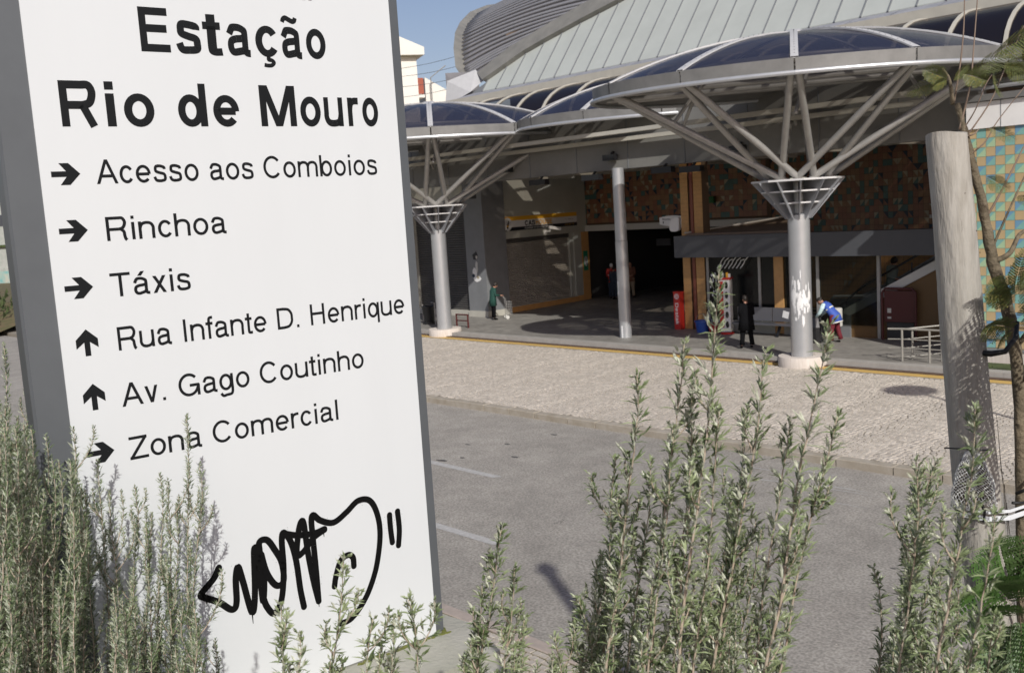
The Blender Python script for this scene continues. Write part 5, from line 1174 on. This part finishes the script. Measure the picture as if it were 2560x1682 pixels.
for lab, loc, ks in clumps:
    t = shrub(lab, loc)
    for k in ks:
        sdn += 1; place_stem(t, STEMS[k], L=.036, wd=.0054, r0=.0054 if k in ('S1','S3','S4','S5','S9','S2') else .0038, spacing=.020, tuft=5, branches=11 if k not in ('S8','S6') else 12, seed=sdn, whip=.0)
    for k in ks:                                                     # companions a little lower
        if k in ('S8','S19','S20'): continue
        for q_ in range(2):
            sdn += 1; dx, dy, dz = rg.uniform(-.055,.055), rg.uniform(.0,.16), -rg.uniform(.08,.3)
            place_stem(t, [[x+dx*(1-.15*i), y+dy, z+dz] for i,(x,y,z) in enumerate(STEMS[k])], L=.035, wd=.0056, r0=.0040, spacing=.0205, tuft=5, branches=6, seed=sdn)
    for i in range(3*len(ks)):                                       # lower shoots inside each bush
        sdn += 1; x = loc[0]+rg.uniform(-.14,.14); y = loc[1]+rg.uniform(-.05,.35); zt = rg.uniform(3.75,3.98)
        place_stem(t, [[x,y,zt],[x-.01,y,zt-.12],[x-.03,y,zt-.3]], L=.030, wd=.0044, r0=.0025, spacing=.016, tuft=5, branches=6, seed=sdn)
TIPS=[[-1.402,2.7,4.45],[-1.378,2.7,4.394],[-1.376,2.75,4.388],[-1.373,2.85,4.332],[-1.291,2.85,4.348],[-1.291,2.7,4.292],[-1.275,2.95,4.224],[-1.23,2.9,4.141],[-1.171,2.95,4.136],[-1.131,2.9,4.024],[-1.09,2.95,4.169],[-1.01,3.0,4.337],[-0.985,3.0,4.182],[-1.071,2.95,4.151],[-1.1,2.8,3.934],[-0.944,2.7,3.863],[-0.928,2.8,3.698],[-1.102,2.6,3.914],[-1.191,2.2,4.1],[-1.283,2.5,4.281],[-1.367,2.6,4.368],[-1.293,2.6,4.292],[-1.257,2.8,4.112],[-1.231,2.6,4.104],[-1.126,2.3,4.064],[-1.083,2.9,3.928],[-1.061,2.5,3.861],[-1.247,2.5,4.177],[-1.253,2.4,4.245],[-1.053,2.95,4.074]]
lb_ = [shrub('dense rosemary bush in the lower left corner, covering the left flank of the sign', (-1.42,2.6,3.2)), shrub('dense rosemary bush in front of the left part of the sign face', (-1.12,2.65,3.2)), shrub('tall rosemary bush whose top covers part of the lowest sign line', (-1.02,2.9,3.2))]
env = [(-1.75,4.60),(-1.55,4.52),(-1.40,4.36),(-1.29,4.28),(-1.2,4.08),(-1.1,3.98),(-1.0,4.0),(-.93,3.82),(-.85,3.66),(-.7,3.5)]
def envz(x):
    for (a,b),(c,d) in zip(env, env[1:]):
        if x <= c: return b+(d-b)*(x-a)/(c-a)
    return 3.4
def leftstem(x, y, z, br, seed):
    t = lb_[0] if x < -1.27 else (lb_[2] if (x > -1.12 and y > 2.85) else lb_[1]); ln = rg.uniform(-.05,.13)
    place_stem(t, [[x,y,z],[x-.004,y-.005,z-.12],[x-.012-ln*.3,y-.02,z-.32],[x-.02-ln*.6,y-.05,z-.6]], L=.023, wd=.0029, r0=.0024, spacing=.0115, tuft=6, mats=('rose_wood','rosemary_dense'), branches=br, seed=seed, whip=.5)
for i, (x,y,z) in enumerate(TIPS): leftstem(x, y, z, 8, 300+i)
for i in range(74):
    x = rg.uniform(-1.85,-.86) if i % 4 else rg.uniform(-1.5,-1.1); y = rg.uniform(2.25,2.92); zr_ = envz(x/y*2.85)
    z = 4.9-(4.9-zr_)*y/2.85*(1+rg.uniform(.03,.55)**1.0)
    if z < 3.4: z = 3.4+rg.uniform(0,.2)
    if y > 3.0+(x+1.39)*.75-.06: y = 3.0+(x+1.39)*.75-.1
    leftstem(x, y, z, 5, 400+i)
for i in range(12):
    x = rg.uniform(-2.3,-1.66); y = rg.uniform(3.0,3.6); leftstem(x, y, 4.9-(4.9-4.62)*y/2.85+rg.uniform(-.25,.0), 6, 600+i)
leftstem(-1.60, 3.12, 4.58, 2, 650)

# ------------------------------------------------------------------ stake, sapling, strap, netting
sk = thing('wooden_stake', 'thick weathered grey wooden stake with cracks and leaf shadows, right of the view', 'stake', (1.24,2.6,3.2), 0)
q = MB(); n = 28; vs = []; P = [(1.149,5.023,.050),(1.15,5.00,.0505),(1.168,4.8,.0525),(1.188,4.5,.0555),(1.222,4.1,.0585),(1.286,3.547,.061),(1.32,3.2,.063)]
rs = random.Random(5)
fine = []
for i in range(len(P)-1):
    for k in range(5): t = k/5; fine.append(tuple(P[i][j]+(P[i+1][j]-P[i][j])*t for j in range(3)))
fine.append(P[-1])
crk = {5:.0028, 11:.0022, 18:.003, 24:.002}
for i, (x,z,r_) in enumerate(fine):
    for j in range(n):
        a = 2*math.pi*j/n; rr_ = r_*(1+.02*math.sin(3*a+z*3)+.012*math.sin(7*a+z*9)+rs.uniform(-.004,.004)) - (crk.get((j+int(z*1.5))%n,0) if i>0 else 0)
        vs.append((x-1.24+rr_*math.cos(a), rr_*math.sin(a), z-3.2+(.004*math.sin(a*2) if i==0 else 0)))
q.add(vs, [(i*n+j,(i+1)*n+j,(i+1)*n+(j+1)%n,i*n+(j+1)%n) for i in range(len(fine)-1) for j in range(n)]); q.f.append(tuple(range(n))); q.m.append(0)
q.build('stake_body', 'post_wood', sk, smooth=True)
q = MB()
for i in range(16):
    a0 = rs.uniform(math.pi*1.05, math.pi*1.95); z0 = rs.uniform(3.8,4.95); L_ = rs.uniform(.08,.35); pts = []
    for k in range(8):
        z = z0-L_*k/7; t = (5.02-z)/(5.02-3.2); x = 1.149+.171*t; r_ = .050+.013*t; a = a0+.05*math.sin(k*1.3+i)+k*.012*rs.uniform(-1,1); pts.append((x-1.24+(r_+.0002)*math.cos(a), (r_+.0002)*math.sin(a), z-3.2))
    q.tube(pts, [.0002,.0007,.001,.0012,.001,.0008,.0005,.0002], 4)
for i in range(30):
    a = rs.uniform(math.pi*1.05, math.pi*1.95); z = rs.uniform(3.7,4.98); t = (5.02-z)/1.82; q.ell((1.149+.171*t-1.24+(.050+.013*t)*math.cos(a),(.050+.013*t)*math.sin(a),z-3.2),.0014,.0014,.0016,6,4)
q.build('crack', 'wood_crack', sk, kind='stuff')
sp = thing('young_tree', 'young feathery leaved tree tied beside the wooden stake', 'tree', (1.36,2.62,3.2), 0)
O = Vector((1.36,2.62,3.2))
TR = [(1.187,5.098),(1.204,5.032),(1.228,4.931),(1.253,4.829),(1.268,4.738),(1.281,4.669),(1.31,4.588),(1.327,4.506),(1.341,4.424),(1.352,4.283),(1.355,4.104),(1.358,3.922),(1.361,3.486),(1.362,3.2)]
fine = []
for i in range(len(TR)-1):
    for k in range(4): t = k/4; fine.append((TR[i][0]+(TR[i+1][0]-TR[i][0])*t, TR[i][1]+(TR[i+1][1]-TR[i][1])*t))
fine.append(TR[-1]); N_ = len(fine)
q = MB(); q.tube([Vector((x+rs.uniform(-.0015,.0015),2.62,z))-O for x,z in fine], [.0075+.0085*min(1,i/22)+.0008*math.sin(i*1.7)+rs.uniform(-.0006,.0006) for i in range(N_)], 12); q.build('trunk', 'bark', sp, smooth='full')
BR=[[[1.178,2.6,5.097],[1.186,2.6,5.193],[1.196,2.6,5.289],[1.199,2.6,5.415]],[[1.192,2.6,5.031],[1.211,2.6,5.138],[1.22,2.6,5.223],[1.234,2.6,5.392]],[[1.194,2.6,5.02],[1.222,2.6,5.073],[1.25,2.6,5.136],[1.267,2.6,5.162]],[[1.2,2.6,4.998],[1.261,2.6,5.092],[1.305,2.6,5.186],[1.349,2.6,5.279]],[[1.258,2.6,4.795],[1.294,2.6,4.871],[1.372,2.6,5.02]],[[1.266,2.6,4.694],[1.305,2.6,4.803],[1.372,2.6,4.943]],[[1.269,2.6,4.68],[1.311,2.6,4.702],[1.339,2.6,4.751],[1.373,2.6,4.766]],[[1.175,2.6,5.097],[1.162,2.6,5.136],[1.156,2.6,5.163],[1.14,2.6,5.186]],[[1.194,2.6,5.009],[1.219,2.6,5.016],[1.233,2.6,5.028]],[[1.211,2.6,4.959],[1.25,2.6,4.995],[1.283,2.6,5.047],[1.371,2.6,5.15]],[[1.34,2.6,4.45],[1.375,2.55,4.55],[1.41,2.5,4.60]],[[1.35,2.6,4.35],[1.39,2.45,4.52],[1.375,2.33,4.7],[1.37,2.33,4.86]]]  # last branch added out of view to hold the shade-casting fronds
thk = [.0026,.0028,.002,.0022,.0038,.004,.0085,.006,.003,.0022,.007,.005]
for ln, tk_ in zip(BR, thk):
    P = [Vector(p) for p in ln]; off = P[0]; P = [P[0]+Vector((0,.02,0))]+[p+Vector((0,.0,0)) for p in P[1:]]; sm = []
    for i in range(len(P)-1):
        a,b,c,d = P[max(i-1,0)],P[i],P[i+1],P[min(i+2,len(P)-1)]
        for k in range(6): t = k/6; sm.append(.5*((2*b)+(c-a)*t+(2*a-5*b+4*c-d)*t*t+(3*b-a-3*c+d)*t**3))
    sm.append(P[-1]); q = MB(); n_ = len(sm); q.tube([p-O for p in sm], [tk_*(1-.6*i/n_) for i in range(n_)], 7); q.build('branch', 'twig' if tk_ < .004 else 'bark', sp, smooth='full')
def frond(L, seed, droop, m='fern_leaf', wide=.34):
    rs = random.Random(seed); q = MB(); npin = 19; ax = []
    for i in range(12): t = i/11; ax.append(Vector((t*L, 0, -droop*L*t*t)))
    q.tube(ax, [.0016-.001*i/11 for i in range(12)], 5, 0)
    for i in range(2, npin+2):
        t = i/(npin+2); k = t*11; j = min(int(k), 10); p = ax[j].lerp(ax[j+1], k-j); pl = L*wide*math.sin(math.pi*min(1,t*.85+.12))*rs.uniform(.85,1.05)
        for s_ in (-1,1):
            d = Vector((.35,s_*.93,-.25-droop*.3+rs.uniform(-.1,.1))).normalized(); nl = 11
            for m_ in range(nl):
                u = (m_+.6)/nl; pp = p+d*pl*u+Vector((0,0,-pl*.25*u*u))
                for s2 in (-1,1):
                    e = Vector((s2*.9,s_*.35,rs.uniform(-.2,.1))).normalized(); ll = pl*.19*(1-.35*u)*rs.uniform(.8,1.1); wv = d*ll*.50
                    q.add([pp, pp+e*ll*.5+wv*.6, pp+e*ll, pp+e*ll*.5-wv*.6], [(0,1,2,3)], 1)
    return q.mesh('frond', ['twig', m])
fm = [frond(1, 1, .25), frond(1, 2, .5), frond(1, 3, .8), frond(1, 4, .35, 'fern_low', .4), frond(1, 5, .6, 'fern_low', .42)]
FR=[[[1.134,2.55,5.153],[1.07,2.55,5.183]],[[1.134,2.55,5.153],[1.086,2.55,5.146]],[[1.134,2.55,5.15],[1.075,2.6,5.165]],[[1.145,2.55,5.147],[1.172,2.55,5.187]],[[1.237,2.55,5.141],[1.167,2.55,5.172]],[[1.18,2.55,5.16],[1.25,2.55,5.225]],[[1.24,2.55,5.20],[1.345,2.55,5.271]],[[1.30,2.55,5.24],[1.40,2.55,5.32]],[[1.269,2.55,5.181],[1.334,2.55,5.198]],[[1.269,2.55,5.181],[1.345,2.55,5.155]],[[1.25,2.55,5.17],[1.20,2.5,5.12]],[[1.233,2.55,5.028],[1.285,2.55,5.010]],[[1.225,2.55,4.907],[1.28,2.55,4.876]],[[1.30,2.55,4.849],[1.37,2.55,4.85]],[[1.291,2.55,4.563],[1.214,2.55,4.66]],[[1.30,2.55,4.596],[1.31,2.55,4.717]],[[1.31,2.55,4.60],[1.35,2.55,4.735]],[[1.30,2.55,4.539],[1.36,2.55,4.647]],[[1.30,2.55,4.596],[1.205,2.52,4.62]],[[1.300,2.55,4.51],[1.186,2.52,4.56]],[[1.297,2.55,4.505],[1.24,2.55,4.50]],[[1.31,2.55,4.516],[1.38,2.55,4.58]],[[1.312,2.55,4.63],[1.37,2.55,4.72]],[[1.30,2.5,4.66],[1.33,2.45,4.56]],
 [[1.37,2.34,4.86],[1.26,2.30,4.78]],[[1.37,2.34,4.80],[1.25,2.30,4.66]],[[1.37,2.32,4.72],[1.23,2.28,4.70]],[[1.36,2.32,4.66],[1.24,2.30,4.55]],[[1.37,2.32,4.60],[1.25,2.28,4.46]],[[1.36,2.32,4.50],[1.24,2.30,4.40]],[[1.38,2.3,4.76],[1.30,2.28,4.62]],  # fronds added out of view so their shadows dapple the stake
 [[1.269,2.5,3.784],[1.165,2.45,3.92]],[[1.269,2.5,3.80],[1.335,2.5,3.93]],[[1.257,2.5,3.749],[1.153,2.45,3.84]],[[1.268,2.5,3.724],[1.164,2.45,3.76]],[[1.28,2.5,3.74],[1.233,2.45,3.629]],[[1.292,2.5,3.75],[1.345,2.5,3.66]],[[1.28,2.5,3.80],[1.223,2.5,3.943]],[[1.274,2.5,3.75],[1.19,2.4,3.69]],[[1.30,2.5,3.80],[1.36,2.48,3.85]],[[1.29,2.5,3.76],[1.27,2.42,3.60]]]
for i, (a, b) in enumerate(FR):
    a = Vector(a); b = Vector(b); d = b-a; L_ = d.length*(2.1 if a.y < 2.36 else 1.12 if a.z > 4 else 1.7); low = a.z < 4
    o = bpy.data.objects.new('frond', fm[3+i%2] if low else fm[i%3]); COL.objects.link(o); o.parent = sp; o.location = a-O; o.scale = (L_,)*3
    xx = d.normalized(); yy = Vector((-.1,1.,.45+.5*((i*37)%7)/7)).cross(xx).normalized() if True else None; zz = xx.cross(yy)
    if zz.z < 0: yy = -yy; zz = xx.cross(yy)
    o.rotation_euler = Matrix((xx, yy, zz)).transposed().to_euler()
q = MB(); q.tube([Vector(p)-O for p in ([1.365,2.6,3.2],[1.345,2.55,3.5],[1.30,2.5,3.75],[1.27,2.48,3.86])],[.006,.005,.004,.002],7); q.tube([Vector(p)-O for p in ([1.365,2.6,3.25],[1.34,2.5,3.55],[1.29,2.5,3.73])],[.005,.004,.002],7); q.build('branch','bark',sp,smooth='full')
# ties
tt = thing('rubber_tie', 'curved black rubber tie joining the wooden stake and the young tree', 'tie', (1.248,2.56,4.45), 0)
q = MB(); q.tube([(-.05,.005,.005),(-.01,-.012,.0),(.025,-.015,.004),(.06,.0,.035),(.085,.04,.07)], [.007,.008,.007,.0065,.006], 8); q.build('band', 'rubber', tt, smooth='full')
ws = thing('white_strap', 'white plastic straps knotted between the stake and the young tree', 'strap', (1.22,2.55,4.02), 0)
for dz, w_ in ((.012,.004),(-.006,.0065)):
    q = MB(); q.bar((-.062,.03,dz+.004),(-.0,-.022,dz),.0015,w_*2); q.bar((-.0,-.022,dz),(.06,-.018,dz-.001),.0015,w_*2); q.bar((.06,-.018,dz-.001),(.165,.04,dz),.0015,w_*2); q.build('strap_band', 'strap', ws)
q = MB(); rs = random.Random(1)
for i in range(6): c = Vector((.128,.005,.006)); q.tube([c+Vector((rs.uniform(-.012,.012),rs.uniform(-.01,.01),rs.uniform(-.014,.018))) for _ in range(5)], .0026, 6)
q.tube([(.128,.0,.01),(.14,-.01,.035),(.16,.0,.05)],.0025,6); q.build('knot', 'strap', ws, smooth='full')
q = MB(); q.tube([(.095,.02,.045),(.11,.0,.06),(.15,.01,.10)],.005,6); q.tube([(.07,-.01,.03),(.10,.0,.025),(.14,.02,.02)],.004,6); q.build('dark_tie','rubber',ws,smooth='full')
nb_ = thing('mesh_bag', 'crumpled grey mesh sack hanging on the wooden stake above the white strap', 'bag', (1.175,2.53,4.13), 0)
for cx, cz, rx_, rz_2, m_ in ((-.022,-.025,.026,.048,'net'),(.034,-.03,.028,.045,'net')):
    q = MB(); na, nz = 16, 14
    def nv(i, j): t = i/nz; a = 2*math.pi*j/na; r_ = rx_*(.28+.85*math.sin(min(1,t*1.15)*math.pi*.62))*(1+.08*math.sin(3*a+i)); return Vector((cx*(.3+t*.8)+r_*math.cos(a), -.002+r_*.6*math.sin(a), .07-t*.135+(-.01 if t>.9 else 0)+.01*math.sin(a*2)*t))
    for i in range(nz):
        for j in range(na):
            q.bar(nv(i,j), nv(i+1,(j+1)), .0013,.0013); q.bar(nv(i,j), nv(i+1,(j-1)), .0013,.0013)
    q.build('netting', m_, nb_, kind='stuff')
    q = MB(); q.lathe([(rx_*.2,.05),(rx_*.5,.0),(rx_*.9,-.035),(rx_*.85,-.06),(0,-.066)],12,cap=False); q.v = [(x+cx*.95, y*.6, z) for x,y,z in q.v]; q.build('sack_filling', 'net_fill', nb_, smooth='full')
q = MB(); q.tube([(-.055,.03,.075),(-.02,-.012,.08),(.02,-.018,.075),(.05,.0,.07)],.002,6); q.build('cord', 'rubber', nb_); q = MB(); q.tube([(.02,-.01,-.06),(.03,-.015,-.09),(.027,-.012,-.12)],[.005,.004,.002],6); q.build('dark_rag', 'rubber', nb_)

# ------------------------------------------------------------------ distance
ap = thing('apartment_block', 'white apartment block with overhanging roof slab far behind the sign edge', 'building', (-9.8,110,0), R(18))
q = MB(); q.box(-16,1.45,0,12,-.3,21.9); q.build('wall','render_white',ap)
q = MB(); q.add([(-16.6,-.8,21.9),(2.2,-.8,21.9),(2.2,12.6,21.9),(-16.6,12.6,21.9),(-7,-.8,26.6),(-7,12.6,26.6),(2.2,-.8,22.7),(2.2,12.6,22.7),(-16.6,-.8,22.7),(-16.6,12.6,22.7)],[(3,2,1,0),(0,1,6,4,8),(2,3,9,5,7),(1,2,7,6),(3,0,8,9),(6,7,5,4),(8,4,5,9)]); q.build('roof','render_white',ap)
q = MB(); q.box(1.46,2.3,1,3,18.0,19.7); q.build('balcony','brick_red',ap); q = MB(); q.box(1.46,2.35,.9,3.1,17.6,17.95); q.build('balcony_slab','render_white',ap)
lb3 = thing('low_building', 'lower cream building with sloping roof edge right of the apartment block', 'building', (-8.2,118,0), R(10))
q = MB(); q.add([(0,0,-.3),(4.9,0,-.3),(4.9,0,17.6),(0,0,20.6),(0,9,-.3),(4.9,9,-.3),(4.9,9,17.6),(0,9,20.6)],[(0,1,2,3),(5,4,7,6),(3,2,6,7),(1,5,6,2),(4,0,3,7)]); q.build('wall','render_white',lb3)
q = MB(); q.box(4.9,6.4,-.4,5,14.5,18.6); q.build('chimney','t_cream',lb3)
q = MB(); q.tube([(.6,-1,15),(.6,-1,20.4),(2.4,-1,21.7)],.07,6); q.tube([(4.7,-1,15),(4.7,-1,18.9)],.12,6); q.build('mast','strut_paint',lb3)
q = MB(); q.box(5.0,5.4,-.6,-.4,17.3,18.9); q.build('window','lowbeam',lb3)
wires = [((-6.49,14.896),(-2.19,15.564)),((-6.449,14.358),(-2.238,14.873)),((-6.503,13.663),(-2.292,14.1)),((-6.557,12.967),(-2.332,13.512)),((-6.5,12.2),(-2.3,12.7))]
for i, (a, b) in enumerate(wires):
    dx = b[0]-a[0]; dz = b[1]-a[1]; P = [Vector((a[0]+dx*t, 70, a[1]+dz*t-.10*math.sin(max(0,min(1,t))*math.pi))) for t in (-6,-3,0,.25,.5,.75,1,2)]
    q = MB(); q.tube(P, .016, 5); o = q.build('overhead_wire','lowbeam'); tag(o, ['uppermost','second','third','fourth','lowest'][i]+' of the overhead wires crossing the sky behind the sign', 'wire', 'overhead wires')
# left edge of the view: far pavement, bank with shrubs and painted wall
gw = thing('graffiti_wall', 'pale concrete wall with worn graffiti along the top of the distant grassy bank', 'wall', (-62,95,0), R(-22))
q = MB(); q.box(-60,22,0,.4,.5,2.6); q.build('wall_base','far_grey',gw); q = MB(); q.box(-60,22,-.02,.0,1.1,2.3); q.build('painted_band','graf_teal',gw)
q = MB(); q.box(-60,22,.1,.3,2.6,6.2)
q.build('upper_wall','far_grey',gw)
for i in range(30): q = MB(); q.box(-58+i*2.6,-57.9+i*2.6,-.1,.1,2.6,6.6); q.build('fence_post','strut_paint',gw)
q = MB(); q.box(-60,22,-.1,.1,4.4,4.6); q.build('fence_rail','bush_far',gw)
hs_ = thing('pale_house', 'pale grey blue house front far off behind the graffiti wall at the left edge', 'building', (-62,120,0), R(-22))
q = MB(); q.box(-50,20,0,10,0,13); q.build('wall','far_grey',hs_)
for i in range(8):
    for j in range(3): q = MB(); q.box(-40+i*7,-38.3+i*7,-.05,.05,3+j*3.2,4.8+j*3.2); w_ = q.build('window','lowbeam',hs_); q = MB(); q.box(-40.1+i*7,-38.2+i*7,-.12,.0,2.9+j*3.2,3.0+j*3.2); q.build('sill','render_white',w_)
bk = MB(); bk.add([(-130,78,-.2),(-28,52,-.2),(-25,58,1.3),(-128,86,1.3),(-128,90,1.4)],[(0,1,2,3)]); bk.quad((-128,86,1.3),(-25,58,1.3),(-20,80,1.3),(-124,110,1.3)); o = bk.build('grassy_bank','earth'); o['kind']='structure'
q = MB(); rr = random.Random(14)
for i in range(7000):
    t = rr.random(); x = -130+t*102; y = 78-t*26+rr.uniform(0,7); z = -.1+(y-(78-t*26))*.2; r_ = rr.uniform(.1,.35); a = rr.uniform(0,6.28)
    c = Vector((x,y,z+rr.uniform(0,.7))); q.add([c, c+Vector((math.cos(a)*r_,math.sin(a)*r_,r_*.6)), c+Vector((math.cos(a)*r_*.6,math.sin(a)*r_*.2,r_*1.3))],[(0,1,2)])
o = q.build('bank_scrub','bush_far'); o['kind']='stuff'
